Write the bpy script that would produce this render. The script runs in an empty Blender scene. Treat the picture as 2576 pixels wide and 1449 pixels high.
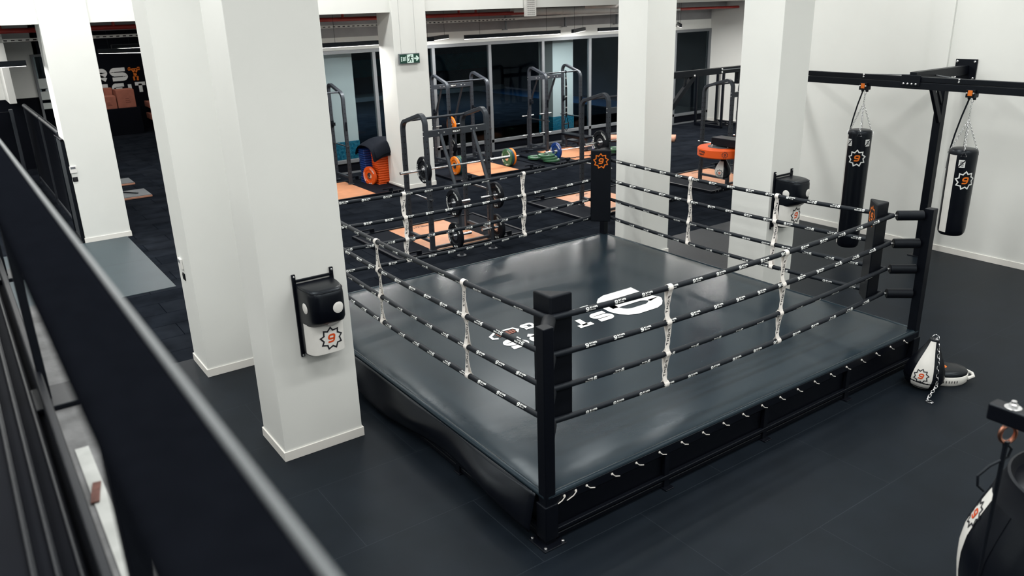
import bpy, math, random
from mathutils import Vector, Matrix
from math import sin, cos, pi, radians, atan2, sqrt, hypot

S = bpy.context.scene
COL = S.collection

# ------------------------------------------------------------------ camera
cam_data = bpy.data.cameras.new('camera')
cam = bpy.data.objects.new('camera', cam_data)
COL.objects.link(cam)
cam_data.sensor_width = 36.0
cam_data.lens = 27.99
cam_data.clip_start = 0.05
cam_data.clip_end = 200
cam.matrix_world = Matrix(((0.81535, 0.21623, -0.53707, 0.0),
                           (-0.57828, 0.25906, -0.77362, 0.0),
                           (-0.02814, 0.94135, 0.33626, 4.0),
                           (0, 0, 0, 1)))
cam_data.dof.use_dof = True
cam_data.dof.focus_distance = 9.5
cam_data.dof.aperture_fstop = 2.4
S.camera = cam

# ------------------------------------------------------------------ world, view
W = bpy.data.worlds.new('World')
S.world = W
W.use_nodes = True
W.node_tree.nodes['Background'].inputs[0].default_value = (0.55, 0.7, 1.0, 1)
W.node_tree.nodes['Background'].inputs[1].default_value = 0.02
S.view_settings.view_transform = 'Standard'
S.view_settings.look = 'None'
S.view_settings.gamma = 1.0
S.view_settings.exposure = 0.0
try:
    S.view_settings.use_curve_mapping = False
except Exception:
    pass
cy = S.cycles
cy.use_denoising = True
cy.max_bounces = 7
cy.diffuse_bounces = 4
cy.glossy_bounces = 3
cy.transmission_bounces = 4
cy.transparent_max_bounces = 10
cy.caustics_reflective = False
cy.caustics_refractive = False
cy.use_adaptive_sampling = True
cy.adaptive_threshold = 0.02
cy.sample_clamp_indirect = 6


def area(name, loc, sx, sy, power, color=(1, .97, .93), rz=0.0, rot=None):
    d = bpy.data.lights.new(name, 'AREA')
    d.shape = 'RECTANGLE'
    d.size, d.size_y = sx, sy
    d.energy = power
    d.color = color
    o = bpy.data.objects.new(name, d)
    o.location = loc
    o.rotation_euler = rot if rot else (0, 0, rz)
    COL.objects.link(o)
    return o


# ceiling lamps of the tall hall (above the frame)
HALL_W = 105
for ix in range(4):
    for iy in range(5):
        area('hall_lamp', (-3.2 + ix * 4.6, -1.5 + iy * 4.1, 6.35), 3.0, .5, HALL_W * (1.15, 1.42, 1.22, .98)[ix], (1, .985, .95))
for y in (2.0, 6.0, 10.5):  # unseen lights added under the mezzanine to brighten the columns' left faces
    area('undercroft_fill', (-2.6, y, 2.28), .14, 2.4, 55, (1, .985, .95))
GYM_W = 34

# ------------------------------------------------------------------ materials


def lin(r, g, b):
    f = lambda c: ((c / 255 + .055) / 1.055) ** 2.4 if c > 10.3 else c / 255 / 12.92
    return (f(r), f(g), f(b))


def mat(name, col, rough=.5, metal=0.0, noise=0.0, nscale=8.0, bump=0.0, bscale=60.0, spec=.5, coat=0.0, detail=4, rnoise=0.0):
    m = bpy.data.materials.new(name)
    m.use_nodes = True
    nt = m.node_tree
    p = nt.nodes['Principled BSDF']
    p.inputs['Base Color'].default_value = (*col, 1)
    p.inputs['Roughness'].default_value = rough
    p.inputs['Metallic'].default_value = metal
    p.inputs['Specular IOR Level'].default_value = spec
    if spec < .45:
        p.inputs['Specular Tint'].default_value = (.8, .92, 1, 1)
    p.inputs['Coat Weight'].default_value = coat
    tc = nt.nodes.new('ShaderNodeTexCoord')
    if noise or rnoise:
        n = nt.nodes.new('ShaderNodeTexNoise')
        n.inputs['Scale'].default_value = nscale
        n.inputs['Detail'].default_value = detail
        nt.links.new(tc.outputs['Object'], n.inputs['Vector'])
    if noise:
        r = nt.nodes.new('ShaderNodeMapRange')
        r.inputs['From Min'].default_value = .3
        r.inputs['From Max'].default_value = .7
        r.inputs['To Min'].default_value = 1 - noise
        r.inputs['To Max'].default_value = 1 + noise
        nt.links.new(n.outputs['Fac'], r.inputs['Value'])
        x = nt.nodes.new('ShaderNodeVectorMath')
        x.operation = 'SCALE'
        x.inputs[0].default_value = col
        nt.links.new(r.outputs[0], x.inputs['Scale'])
        nt.links.new(x.outputs[0], p.inputs['Base Color'])
    if rnoise:
        r = nt.nodes.new('ShaderNodeMapRange')
        r.inputs['From Min'].default_value = .3
        r.inputs['From Max'].default_value = .7
        r.inputs['To Min'].default_value = rough - rnoise
        r.inputs['To Max'].default_value = rough + rnoise
        nt.links.new(n.outputs['Fac'], r.inputs['Value'])
        nt.links.new(r.outputs[0], p.inputs['Roughness'])
    if bump:
        n2 = nt.nodes.new('ShaderNodeTexNoise')
        n2.inputs['Scale'].default_value = bscale
        n2.inputs['Detail'].default_value = 3
        nt.links.new(tc.outputs['Object'], n2.inputs['Vector'])
        b = nt.nodes.new('ShaderNodeBump')
        b.inputs['Strength'].default_value = bump
        b.inputs['Distance'].default_value = .01
        nt.links.new(n2.outputs['Fac'], b.inputs['Height'])
        nt.links.new(b.outputs[0], p.inputs['Normal'])
    return m


def emit(name, col, strength):
    m = bpy.data.materials.new(name)
    m.use_nodes = True
    nt = m.node_tree
    nt.nodes.remove(nt.nodes['Principled BSDF'])
    e = nt.nodes.new('ShaderNodeEmission')
    e.inputs[0].default_value = (*col, 1)
    e.inputs[1].default_value = strength
    nt.links.new(e.outputs[0], nt.nodes['Material Output'].inputs[0])
    return m


WHITE = mat('white_paint', (.79, .81, .785), .6, noise=.015, nscale=1.5, bump=.02, bscale=150)
TRIMW = mat('white_trim', (.84, .83, .79), .4, noise=.01, nscale=3)
GREYW = mat('grey_painted_block', (.27, .27, .28), .8, noise=.08, nscale=3, bump=.15, bscale=30)
CEIL = mat('dark_ceiling', (.28, .28, .30), .9, noise=.1, nscale=2)
HALLCEIL = mat('hall_ceiling', (.72, .72, .70), .9, noise=.02, nscale=2)
BLKWALL = mat('black_wall_paint', (.003, .0036, .0065), .75, spec=.1, noise=.1, nscale=4)
STEEL = mat('black_powder_coat', (.0022, .0028, .0055), .42, spec=.22, noise=.1, nscale=30, bump=.03, bscale=300)
RAILM = mat('handrail_powder_coat', (.0042, .0050, .0072), .6, spec=.0, noise=.1, nscale=40, bump=.04, bscale=500)
RACKM = mat('charcoal_powder_coat', (.030, .034, .042), .38, spec=.4, noise=.08, nscale=20)
HOLE = mat('hole_shadow', (.004, .004, .006), .8, noise=.05)
CHROME = mat('chrome', (.75, .76, .78), .2, metal=1, noise=.05, nscale=20)
BOLT = mat('zinc_bolt', (.70, .71, .72), .3, metal=1, noise=.05, nscale=50)
COPPER = mat('copper_eye', (.55, .25, .17), .3, metal=1, noise=.1, nscale=30)
VINYL = mat('black_vinyl', (.0025, .0032, .006), .30, spec=.3, noise=.1, nscale=12, bump=.06, bscale=90)
PADV = mat('black_pad_vinyl', (.0028, .0034, .006), .48, spec=.22, noise=.1, nscale=12, bump=.08, bscale=200)
WVINYL = mat('white_vinyl', (.74, .74, .71), .4, noise=.03, nscale=10, bump=.03, bscale=60)
ROPE = mat('black_rope_wrap', (.0045, .0058, .0095), .5, spec=.3, noise=.15, nscale=40, bump=.1, bscale=150)
PRINTW = mat('white_print', (.78, .81, .80), .5, noise=.03, nscale=20)
PRINTK = mat('black_print', (.012, .013, .018), .5, noise=.05, nscale=20)
PRINTO = mat('orange_print', (.72, .16, .004), .5, noise=.04, nscale=20)
PRINTR = mat('red_orange_print', (.64, .07, .008), .5, noise=.04, nscale=20)
TIE = mat('white_strap_webbing', (.82, .79, .75), .7, noise=.06, nscale=40, bump=.1, bscale=300)
CORD = mat('white_cord', (.78, .76, .72), .6, noise=.05, nscale=60)
WOOD = mat('oak_deck', (.60, .27, .14), .4, noise=.10, nscale=5)
RUBBER = mat('black_rubber_pad', (.006, .0075, .012), .8, spec=.1, noise=.25, nscale=60, bump=.2, bscale=200)
PL_ORANGE = mat('orange_rubber', (.86, .20, .008), .5, noise=.05, nscale=10)
PL_DORANGE = mat('red_orange_rubber', (.70, .085, .004), .5, noise=.05, nscale=10)
PL_BLUE = mat('blue_rubber', (.003, .028, .15), .45, noise=.05, nscale=10)
PL_GREEN = mat('green_rubber', (.025, .10, .045), .5, noise=.06, nscale=10)
PL_TEAL = mat('teal_rubber', (.002, .06, .085), .5, noise=.05, nscale=10)
PL_BLACK = mat('black_plate_rubber', (.004, .0045, .007), .5, spec=.2, noise=.1, nscale=10)
CARD = mat('cardboard', (.34, .115, .075), .8, noise=.1, nscale=6)
TAN = mat('tan_tube', (.50, .25, .17), .7, noise=.08, nscale=8)
GREYPLATE = mat('grey_rubber_sheet', (.07, .085, .095), .5, noise=.08, nscale=20)
CONCRETE = mat('raw_concrete', (.14, .145, .15), .85, noise=.35, nscale=7, bump=.3, bscale=40, detail=8)
TAPE = mat('pale_tape', (.42, .44, .43), .7, noise=.15, nscale=9)
RUST = mat('rusty_scrap', (.11, .045, .035), .8, noise=.3, nscale=40)
ALU = mat('grey_aluminium', (.17, .185, .20), .45, metal=.2, noise=.03, nscale=10)
REDPIPE = mat('red_pipe_paint', (.30, .018, .012), .45, noise=.1, nscale=8)
DUCT = mat('white_duct', (.62, .62, .60), .6, noise=.06, nscale=5)
SIGNG = mat('exit_green', (.003, .05, .032), .5, noise=.03)
SIGNW = emit('exit_glow', (.80, 1.0, .88), .85)
LED = emit('led_diffuser', (1, .97, .92), 6.0)
PLASTIC = mat('white_plastic', (.80, .80, .78), .35, noise=.01)
DISPLAY = mat('grey_display', (.14, .15, .17), .3, noise=.03)
POOLW = mat('pool_hall_wall', (.030, .036, .052), .8, noise=.2, nscale=2)
POOLB = mat('pool_blue', (.010, .065, .16), .6, noise=.35, nscale=14)
POOLT = mat('pool_teal_band', (.006, .10, .13), .7, noise=.2, nscale=4)
POOLD = mat('pool_deck_tile', (.16, .18, .19), .6, noise=.15, nscale=6)
FROST = mat('frosted_film', (.62, .68, .66), .6, noise=.04)


def mosaic():
    m = bpy.data.materials.new('blue_mosaic')
    m.use_nodes = True
    nt = m.node_tree
    p = nt.nodes['Principled BSDF']
    tc = nt.nodes.new('ShaderNodeTexCoord')
    mp = nt.nodes.new('ShaderNodeMapping')
    mp.inputs['Rotation'].default_value = (pi / 2, 0, 0)
    b = nt.nodes.new('ShaderNodeTexBrick')
    b.offset = 0
    b.inputs['Color1'].default_value = (.02, .34, .55, 1)
    b.inputs['Color2'].default_value = (.12, .55, .72, 1)
    b.inputs['Mortar'].default_value = (.004, .06, .11, 1)
    b.inputs['Scale'].default_value = 1
    b.inputs['Brick Width'].default_value = .035
    b.inputs['Row Height'].default_value = .035
    b.inputs['Mortar Size'].default_value = .007
    nt.links.new(tc.outputs['Object'], mp.inputs[0])
    nt.links.new(mp.outputs[0], b.inputs['Vector'])
    nt.links.new(b.outputs['Color'], p.inputs['Base Color'])
    p.inputs['Roughness'].default_value = .25
    return m


MOSAIC = mosaic()


def glass():
    m = bpy.data.materials.new('tinted_glass')
    m.use_nodes = True
    nt = m.node_tree
    nt.nodes.remove(nt.nodes['Principled BSDF'])
    t = nt.nodes.new('ShaderNodeBsdfTransparent')
    t.inputs[0].default_value = (.80, .85, .87, 1)
    g = nt.nodes.new('ShaderNodeBsdfGlossy')
    g.inputs['Roughness'].default_value = .03
    g.inputs[0].default_value = (.75, .88, 1, 1)
    f = nt.nodes.new('ShaderNodeFresnel')
    f.inputs[0].default_value = 1.16
    x = nt.nodes.new('ShaderNodeMixShader')
    nt.links.new(f.outputs[0], x.inputs[0])
    nt.links.new(t.outputs[0], x.inputs[1])
    nt.links.new(g.outputs[0], x.inputs[2])
    nt.links.new(x.outputs[0], nt.nodes['Material Output'].inputs[0])
    return m


GLASS = glass()


def tiles(name, c1, c2, line, w, hgt, msize, rough, off=.5, bump=.0, noise=.3, nscale=2.5, spec=.5, fine=200):
    m = bpy.data.materials.new(name)
    m.use_nodes = True
    nt = m.node_tree
    p = nt.nodes['Principled BSDF']
    tc = nt.nodes.new('ShaderNodeTexCoord')
    b = nt.nodes.new('ShaderNodeTexBrick')
    b.offset = off
    b.inputs['Color1'].default_value = (*c1, 1)
    b.inputs['Color2'].default_value = (*c2, 1)
    b.inputs['Mortar'].default_value = (*line, 1)
    b.inputs['Scale'].default_value = 1
    b.inputs['Brick Width'].default_value = w
    b.inputs['Row Height'].default_value = hgt
    b.inputs['Mortar Size'].default_value = msize
    b.inputs['Mortar Smooth'].default_value = .2
    nt.links.new(tc.outputs['Object'], b.inputs['Vector'])
    n = nt.nodes.new('ShaderNodeTexNoise')
    n.inputs['Scale'].default_value = nscale
    n.inputs['Detail'].default_value = 6
    nt.links.new(tc.outputs['Object'], n.inputs['Vector'])
    r = nt.nodes.new('ShaderNodeMapRange')
    r.inputs['From Min'].default_value = .3
    r.inputs['From Max'].default_value = .7
    r.inputs['To Min'].default_value = 1 - noise
    r.inputs['To Max'].default_value = 1 + noise
    nt.links.new(n.outputs['Fac'], r.inputs['Value'])
    x = nt.nodes.new('ShaderNodeVectorMath')
    x.operation = 'SCALE'
    nt.links.new(b.outputs['Color'], x.inputs[0])
    nt.links.new(r.outputs[0], x.inputs['Scale'])
    nt.links.new(x.outputs[0], p.inputs['Base Color'])
    p.inputs['Roughness'].default_value = rough
    p.inputs['Specular IOR Level'].default_value = spec
    p.inputs['Specular Tint'].default_value = (.78, .92, 1, 1)
    n2 = nt.nodes.new('ShaderNodeTexNoise')
    n2.inputs['Scale'].default_value = fine
    nt.links.new(tc.outputs['Object'], n2.inputs['Vector'])
    bp = nt.nodes.new('ShaderNodeBump')
    bp.inputs['Strength'].default_value = bump
    bp.inputs['Distance'].default_value = .004
    nt.links.new(n2.outputs['Fac'], bp.inputs['Height'])
    nt.links.new(bp.outputs[0], p.inputs['Normal'])
    return m


GYMTILE = tiles('rubber_floor_tiles', (.009, .0112, .0152), (.0125, .0150, .0195), (.003, .004, .0065), 1.0, .5, .006, .8, .5, .35, spec=.0)
VINYLFLOOR = tiles('smooth_mat_floor', (.0068, .0100, .0146), (.0076, .0108, .0154), (.02, .026, .033), 2.0, 1.0, .0025, .40, .5, .06, .15, spec=.10)
WALKMAT = tiles('smooth_walkway_mat', (.040, .058, .068), (.042, .060, .070), (.02, .026, .03), 3.0, 2.2, .006, .40, 0, .05, .06, spec=.2)


def canvas_mat():
    m = bpy.data.materials.new('ring_canvas_vinyl')
    m.use_nodes = True
    nt = m.node_tree
    p = nt.nodes['Principled BSDF']
    tc = nt.nodes.new('ShaderNodeTexCoord')
    n = nt.nodes.new('ShaderNodeTexNoise')
    n.inputs['Scale'].default_value = 1.2
    n.inputs['Detail'].default_value = 5
    nt.links.new(tc.outputs['Object'], n.inputs['Vector'])
    cr = nt.nodes.new('ShaderNodeValToRGB')
    cr.color_ramp.elements[0].position = .3
    cr.color_ramp.elements[0].color = (.012, .021, .029, 1)
    cr.color_ramp.elements[1].position = .7
    cr.color_ramp.elements[1].color = (.015, .025, .034, 1)
    nt.links.new(n.outputs['Fac'], cr.inputs[0])
    nt.links.new(cr.outputs[0], p.inputs['Base Color'])
    p.inputs['Roughness'].default_value = .21
    p.inputs['Specular IOR Level'].default_value = .27
    p.inputs['Specular Tint'].default_value = (.72, .9, 1, 1)
    # wrinkles: stretched noise, plus fine grain
    mp = nt.nodes.new('ShaderNodeMapping')
    mp.inputs['Scale'].default_value = (1.0, 2.2, 1.0)
    mp.inputs['Rotation'].default_value = (0, 0, .5)
    nt.links.new(tc.outputs['Object'], mp.inputs[0])
    w = nt.nodes.new('ShaderNodeTexNoise')
    w.inputs['Scale'].default_value = 1.3
    w.inputs['Detail'].default_value = 3
    nt.links.new(mp.outputs[0], w.inputs['Vector'])
    g = nt.nodes.new('ShaderNodeTexNoise')
    g.inputs['Scale'].default_value = 120
    nt.links.new(tc.outputs['Object'], g.inputs['Vector'])
    b1 = nt.nodes.new('ShaderNodeBump')
    # creases only near the laced edges
    ab = nt.nodes.new('ShaderNodeVectorMath')
    ab.operation = 'ABSOLUTE'
    nt.links.new(tc.outputs['Object'], ab.inputs[0])
    sp = nt.nodes.new('ShaderNodeSeparateXYZ')
    nt.links.new(ab.outputs[0], sp.inputs[0])
    mx = nt.nodes.new('ShaderNodeMath')
    mx.operation = 'MAXIMUM'
    nt.links.new(sp.outputs[0], mx.inputs[0])
    nt.links.new(sp.outputs[1], mx.inputs[1])
    ed = nt.nodes.new('ShaderNodeMapRange')
    ed.inputs['From Min'].default_value = 1.8
    ed.inputs['From Max'].default_value = 2.6
    ed.inputs['To Min'].default_value = .02
    ed.inputs['To Max'].default_value = .14
    nt.links.new(mx.outputs[0], ed.inputs['Value'])
    nt.links.new(ed.outputs[0], b1.inputs['Strength'])
    b1.inputs['Distance'].default_value = .03
    nt.links.new(w.outputs['Fac'], b1.inputs['Height'])
    b2 = nt.nodes.new('ShaderNodeBump')
    b2.inputs['Strength'].default_value = .05
    b2.inputs['Distance'].default_value = .003
    nt.links.new(g.outputs['Fac'], b2.inputs['Height'])
    nt.links.new(b1.outputs[0], b2.inputs['Normal'])
    nt.links.new(b2.outputs[0], p.inputs['Normal'])
    return m


CANVAS = canvas_mat()

# ------------------------------------------------------------------ mesh helpers
V = Vector


class M:
    def __init__(s):
        s.v, s.f, s.m = [], [], []

    def add(s, vs, fs, mi=0):
        n = len(s.v)
        s.v += [tuple(v) for v in vs]
        for f in fs:
            s.f.append([n + i for i in f])
            s.m.append(mi)

    def box(s, a, b, mi=0):
        x0, y0, z0 = a
        x1, y1, z1 = b
        s.add([(x0, y0, z0), (x1, y0, z0), (x1, y1, z0), (x0, y1, z0), (x0, y0, z1), (x1, y0, z1), (x1, y1, z1), (x0, y1, z1)],
              [(3, 2, 1, 0), (4, 5, 6, 7), (0, 1, 5, 4), (1, 2, 6, 5), (2, 3, 7, 6), (3, 0, 4, 7)], mi)

    def cbox(s, c, d, mi=0):
        s.box((c[0] - d[0] / 2, c[1] - d[1] / 2, c[2] - d[2] / 2), (c[0] + d[0] / 2, c[1] + d[1] / 2, c[2] + d[2] / 2), mi)

    def bar(s, p0, p1, w, h, up=(0, 0, 1), mi=0):
        s.sweep([(-w / 2, -h / 2), (w / 2, -h / 2), (w / 2, h / 2), (-w / 2, h / 2)], [p0, p1], up, mi)

    def sweep(s, prof, pts, up=(0, 0, 1), mi=0, closed=False, cap=True):
        pts = [V(p) for p in pts]
        n, k = len(pts), len(prof)
        vs = []
        upv = V(up)
        for i, p in enumerate(pts):
            if closed:
                t = pts[(i + 1) % n] - pts[i - 1]
            else:
                t = pts[min(i + 1, n - 1)] - pts[max(i - 1, 0)]
            t.normalize()
            u = upv
            if abs(t.dot(u.normalized())) > .999:
                u = V((1, 0, 0)) if abs(t.x) < .9 else V((0, 1, 0))
            r = t.cross(u).normalized()
            q = r.cross(t).normalized()
            vs += [p + r * a + q * b for a, b in prof]
        fs = []
        for i in range(n if closed else n - 1):
            j = (i + 1) % n
            for a in range(k):
                b = (a + 1) % k
                fs.append((i * k + a, i * k + b, j * k + b, j * k + a))
        if cap and not closed:
            fs.append(tuple(reversed(range(k))))
            fs.append(tuple((n - 1) * k + a for a in range(k)))
        s.add(vs, fs, mi)

    def tube(s, pts, r, n=10, mi=0, closed=False, cap=True):
        pts = [V(p) for p in pts]
        m = len(pts)
        rs = r if isinstance(r, (list, tuple)) else [r] * m
        tang = []
        for i in range(m):
            t = (pts[(i + 1) % m] - pts[i - 1]) if closed else (pts[min(i + 1, m - 1)] - pts[max(i - 1, 0)])
            tang.append(t.normalized())
        t0 = tang[0]
        u = V((0, 0, 1)) if abs(t0.z) < .9 else V((1, 0, 0))
        u = (u - t0 * u.dot(t0)).normalized()
        vs = []
        for i in range(m):
            t = tang[i]
            u = (u - t * u.dot(t)).normalized()
            w = t.cross(u)
            for a in range(n):
                an = 2 * pi * a / n
                vs.append(pts[i] + (u * cos(an) + w * sin(an)) * rs[i])
        fs = []
        for i in range(m if closed else m - 1):
            j = (i + 1) % m
            for a in range(n):
                b = (a + 1) % n
                fs.append((i * n + a, i * n + b, j * n + b, j * n + a))
        if cap and not closed:
            fs.append(tuple(reversed(range(n))))
            fs.append(tuple((m - 1) * n + a for a in range(n)))
        s.add(vs, fs, mi)

    def lathe(s, prof, o=(0, 0, 0), axis=(0, 0, 1), n=32, mi=0, cap=True):
        ax = V(axis).normalized()
        u = V((1, 0, 0)) if abs(ax.x) < .9 else V((0, 1, 0))
        u = (u - ax * u.dot(ax)).normalized()
        w = ax.cross(u)
        vs = []
        for r, z in prof:
            for a in range(n):
                an = 2 * pi * a / n
                vs.append(V(o) + ax * z + (u * cos(an) + w * sin(an)) * r)
        fs = []
        for i in range(len(prof) - 1):
            for a in range(n):
                b = (a + 1) % n
                fs.append((i * n + a, i * n + b, (i + 1) * n + b, (i + 1) * n + a))
        if cap:
            fs.append(tuple(reversed(range(n))))
            fs.append(tuple((len(prof) - 1) * n + a for a in range(n)))
        s.add(vs, fs, mi)

    def prism(s, poly, fn0, fn1, mi=0):
        k = len(poly)
        s.add([fn0(x, y) for x, y in poly] + [fn1(x, y) for x, y in poly],
              [tuple(reversed(range(k))), tuple(range(k, 2 * k))] + [(a, (a + 1) % k, k + (a + 1) % k, k + a) for a in range(k)], mi)

    def quads(s, qs, fn, sub=1, mi=0):
        """2-D quads put on a surface by fn(u, v)"""
        for q in qs:
            vs, fs = [], []
            for i in range(sub + 1):
                for j in range(sub + 1):
                    a, b = i / sub, j / sub
                    x = (1 - a) * (1 - b) * q[0][0] + a * (1 - b) * q[1][0] + a * b * q[2][0] + (1 - a) * b * q[3][0]
                    y = (1 - a) * (1 - b) * q[0][1] + a * (1 - b) * q[1][1] + a * b * q[2][1] + (1 - a) * b * q[3][1]
                    vs.append(fn(x, y))
            k = sub + 1
            for i in range(sub):
                for j in range(sub):
                    fs.append((i * k + j, (i + 1) * k + j, (i + 1) * k + j + 1, i * k + j + 1))
            s.add(vs, fs, mi)


BASE = {}


def build(name, m, mats, parent=None, smooth=True, bevel=0.0, seg=2, local=False, ang=35):
    me = bpy.data.meshes.new(name)
    off = V((0, 0, 0))
    if parent is not None and not local:
        off = BASE.get(parent.name, V((0, 0, 0)))
    vs = [tuple(V(v) - off) for v in m.v] if off.length else m.v
    me.from_pydata(vs, [], m.f)
    for k in (mats if isinstance(mats, (list, tuple)) else [mats]):
        me.materials.append(k)
    for p, i in zip(me.polygons, m.m):
        p.material_index = i
        p.use_smooth = smooth
    me.update()
    if smooth:
        me.set_sharp_from_angle(angle=radians(ang))
    o = bpy.data.objects.new(name, me)
    COL.objects.link(o)
    if parent is not None:
        o.parent = parent
        BASE[o.name] = off
    if bevel:
        b = o.modifiers.new('edge', 'BEVEL')
        b.width = bevel
        b.segments = seg
        b.limit_method = 'ANGLE'
        b.angle_limit = radians(40)
    return o


def build_each(name, ms, mt, parent, **k):
    for mm in ms:
        build(name, mm, mt, parent, smooth=False, **k)


def bolt(o, d, r=.013, h=.014, n=8):
    mm = M(); mm.lathe([(r, 0), (r, h * .7), (r * .6, h)], o, d, n)
    return mm


def tag(o, label, cat, group=None):
    o['label'] = label
    o['category'] = cat
    if group:
        o['group'] = group
    return o


def thing(name, label, cat, loc=(0, 0, 0), rz=0.0, group=None):
    o = bpy.data.objects.new(name, None)
    o.empty_display_size = .1
    o.location = loc
    o.rotation_euler = (0, 0, rz)
    COL.objects.link(o)
    BASE[o.name] = V(loc)
    return tag(o, label, cat, group)


def single(name, m, mats, label, cat, group=None, **k):
    """a thing of one mesh, its origin at its base"""
    lo = [min(v[i] for v in m.v) for i in range(3)]
    hi = [max(v[i] for v in m.v) for i in range(3)]
    c = V(((lo[0] + hi[0]) / 2, (lo[1] + hi[1]) / 2, lo[2]))
    m.v = [tuple(V(v) - c) for v in m.v]
    o = build(name, m, mats, **k)
    o.location = c
    return tag(o, label, cat, group)


def struct(name, m, mats, parent=None, **k):
    o = build(name, m, mats, parent, **k)
    o['kind'] = 'structure'
    return o


def kids(o):
    return [c for c in bpy.data.objects if c.parent == o]


def dup(root, loc, rz, label, group=None):
    r = root.copy()
    COL.objects.link(r)
    r.location = loc
    r.rotation_euler = (0, 0, rz)
    r['label'] = label
    if group:
        r['group'] = group
    for ch in kids(root):
        c = ch.copy()
        COL.objects.link(c)
        c.parent = r
        for g in kids(ch):
            d = g.copy()
            COL.objects.link(d)
            d.parent = c
    return r


# ------------------------------------------------------------------ lettering
def chamfer(pts, c, closed=False):
    out = []
    n = len(pts)
    for i, p in enumerate(pts):
        if not closed and (i == 0 or i == n - 1):
            out.append(p)
            continue
        a, b = pts[i - 1], pts[(i + 1) % n]
        for q in (a, b):
            d = hypot(q[0] - p[0], q[1] - p[1])
            k = min(c, d * .45) / d
            out.append((p[0] + (q[0] - p[0]) * k, p[1] + (q[1] - p[1]) * k))
    return out


def stroke(pts, w, closed=False):
    n = len(pts)
    L, R = [], []
    for i in range(n):
        p = pts[i]
        a = pts[i - 1] if (closed or i > 0) else None
        b = pts[(i + 1) % n] if (closed or i < n - 1) else None
        ds = []
        if a:
            d = (p[0] - a[0], p[1] - a[1])
            l = hypot(*d) or 1
            ds.append((d[0] / l, d[1] / l))
        if b:
            d = (b[0] - p[0], b[1] - p[1])
            l = hypot(*d) or 1
            ds.append((d[0] / l, d[1] / l))
        nx = sum(-d[1] for d in ds)
        ny = sum(d[0] for d in ds)
        l = hypot(nx, ny) or 1
        nx, ny = nx / l, ny / l
        c = max(.45, -ds[0][1] * nx + ds[0][0] * ny)
        k = w / 2 / c
        L.append((p[0] + nx * k, p[1] + ny * k))
        R.append((p[0] - nx * k, p[1] - ny * k))
    qs = []
    for i in range(n if closed else n - 1):
        j = (i + 1) % n
        qs.append([R[i], R[j], L[j], L[i]])
    return qs


GL = {
    'S': [[(1, 1), (0, 1), (0, .5), (1, .5), (1, 0), (0, 0)]],
    'T': [[(0, 1), (1, 1)], [(.5, 1), (.5, 0)]],
    'A': [[(0, 0), (.42, 1), (.58, 1), (1, 0)], [(.2, .3), (.8, .3)]],
    'R': [[(0, 0), (0, 1), (1, 1), (1, .45), (0, .45)], [(.5, .45), (1, 0)]],
    'B': [[(0, 0), (0, 1), (.9, 1), (.9, .53), (0, .53)], [(.9, .53), (1, .5), (1, 0), (0, 0)]],
    'O': [[(0, 0), (1, 0), (1, 1), (0, 1), (0, 0)]],
    'X': [[(0, 0), (1, 1)], [(0, 1), (1, 0)]],
    'I': [[(.5, 0), (.5, 1)]],
    'N': [[(0, 0), (0, 1), (1, 0), (1, 1)]],
    'G': [[(1, 1), (0, 1), (0, 0), (1, 0), (1, .5), (.5, .5)]],
    'C': [[(1, 1), (0, 1), (0, 0), (1, 0)]],
    'F': [[(0, 0), (0, 1), (1, 1)], [(0, .5), (.8, .5)]],
    'E': [[(1, 1), (0, 1), (0, 0), (1, 0)], [(0, .5), (.9, .5)]],
    'H': [[(0, 0), (0, 1)], [(1, 0), (1, 1)], [(0, .5), (1, .5)]],
    'K': [[(0, 0), (0, 1)], [(1, 1), (.05, .5), (1, 0)]],
    'U': [[(0, 1), (0, 0), (1, 0), (1, 1)]],
    'L': [[(0, 1), (0, 0), (1, 0)]],
    'D': [[(0, 0), (0, 1), (.7, 1), (1, .7), (1, .3), (.7, 0), (0, 0)]],
    'P': [[(0, 0), (0, 1), (1, 1), (1, .45), (0, .45)]],
    '9': [[(0, 0), (1, 0), (1, 1), (0, 1), (0, .45), (1, .45)]],
    '1': [[(.2, .8), (.5, 1), (.5, 0)]],
    '0': [[(0, 0), (1, 0), (1, 1), (0, 1), (0, 0)]],
    '2': [[(0, 1), (1, 1), (1, .5), (0, .5), (0, 0), (1, 0)]],
    '5': [[(1, 1), (0, 1), (0, .5), (1, .5), (1, 0), (0, 0)]],
    '.': [[(.45, .0), (.55, .0)]],
}


def text(s, h, aspect=.8, th=.2, gap=.18, ch=.12, slant=0.0, origin=(0, 0)):
    """2-D quads for a word of capital height h; th = stroke/height"""
    qs = []
    x = 0.0
    w, t = h * aspect, h * th
    for c in s:
        if c == ' ':
            x += w * .6
            continue
        cw = t * 1.0 if c in 'I.' else w
        for path in GL[c]:
            pts = [(x + t / 2 + a * (cw - t), t / 2 + b * (h - t)) for a, b in path]
            if ch:
                pts = chamfer(chamfer(pts, ch * h), ch * h * .38)
            for q in stroke(pts, t):
                qs.append([(a + slant * b + origin[0], b + origin[1]) for a, b in q])
        x += cw + gap * h
    return qs, x - gap * h


def emblem(r):
    """nine-pointed ring of chevrons, and a slanted numeral 9"""
    star = []
    for k in range(9):
        a = pi / 2 + k * 2 * pi / 9
        p = [(r * .74 * cos(a + .40), r * .74 * sin(a + .40)), (r * .98 * cos(a + .02), r * .98 * sin(a + .02)), (r * .68 * cos(a - .33), r * .68 * sin(a - .33))]
        star += stroke(p, r * .13)
    nine, w = text('9', r * .78, aspect=.85, th=.21, ch=.12, slant=.2)
    nine = [[(a - w / 2 - r * .08, b - r * .39) for a, b in q] for q in nine]
    return star, nine


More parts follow.
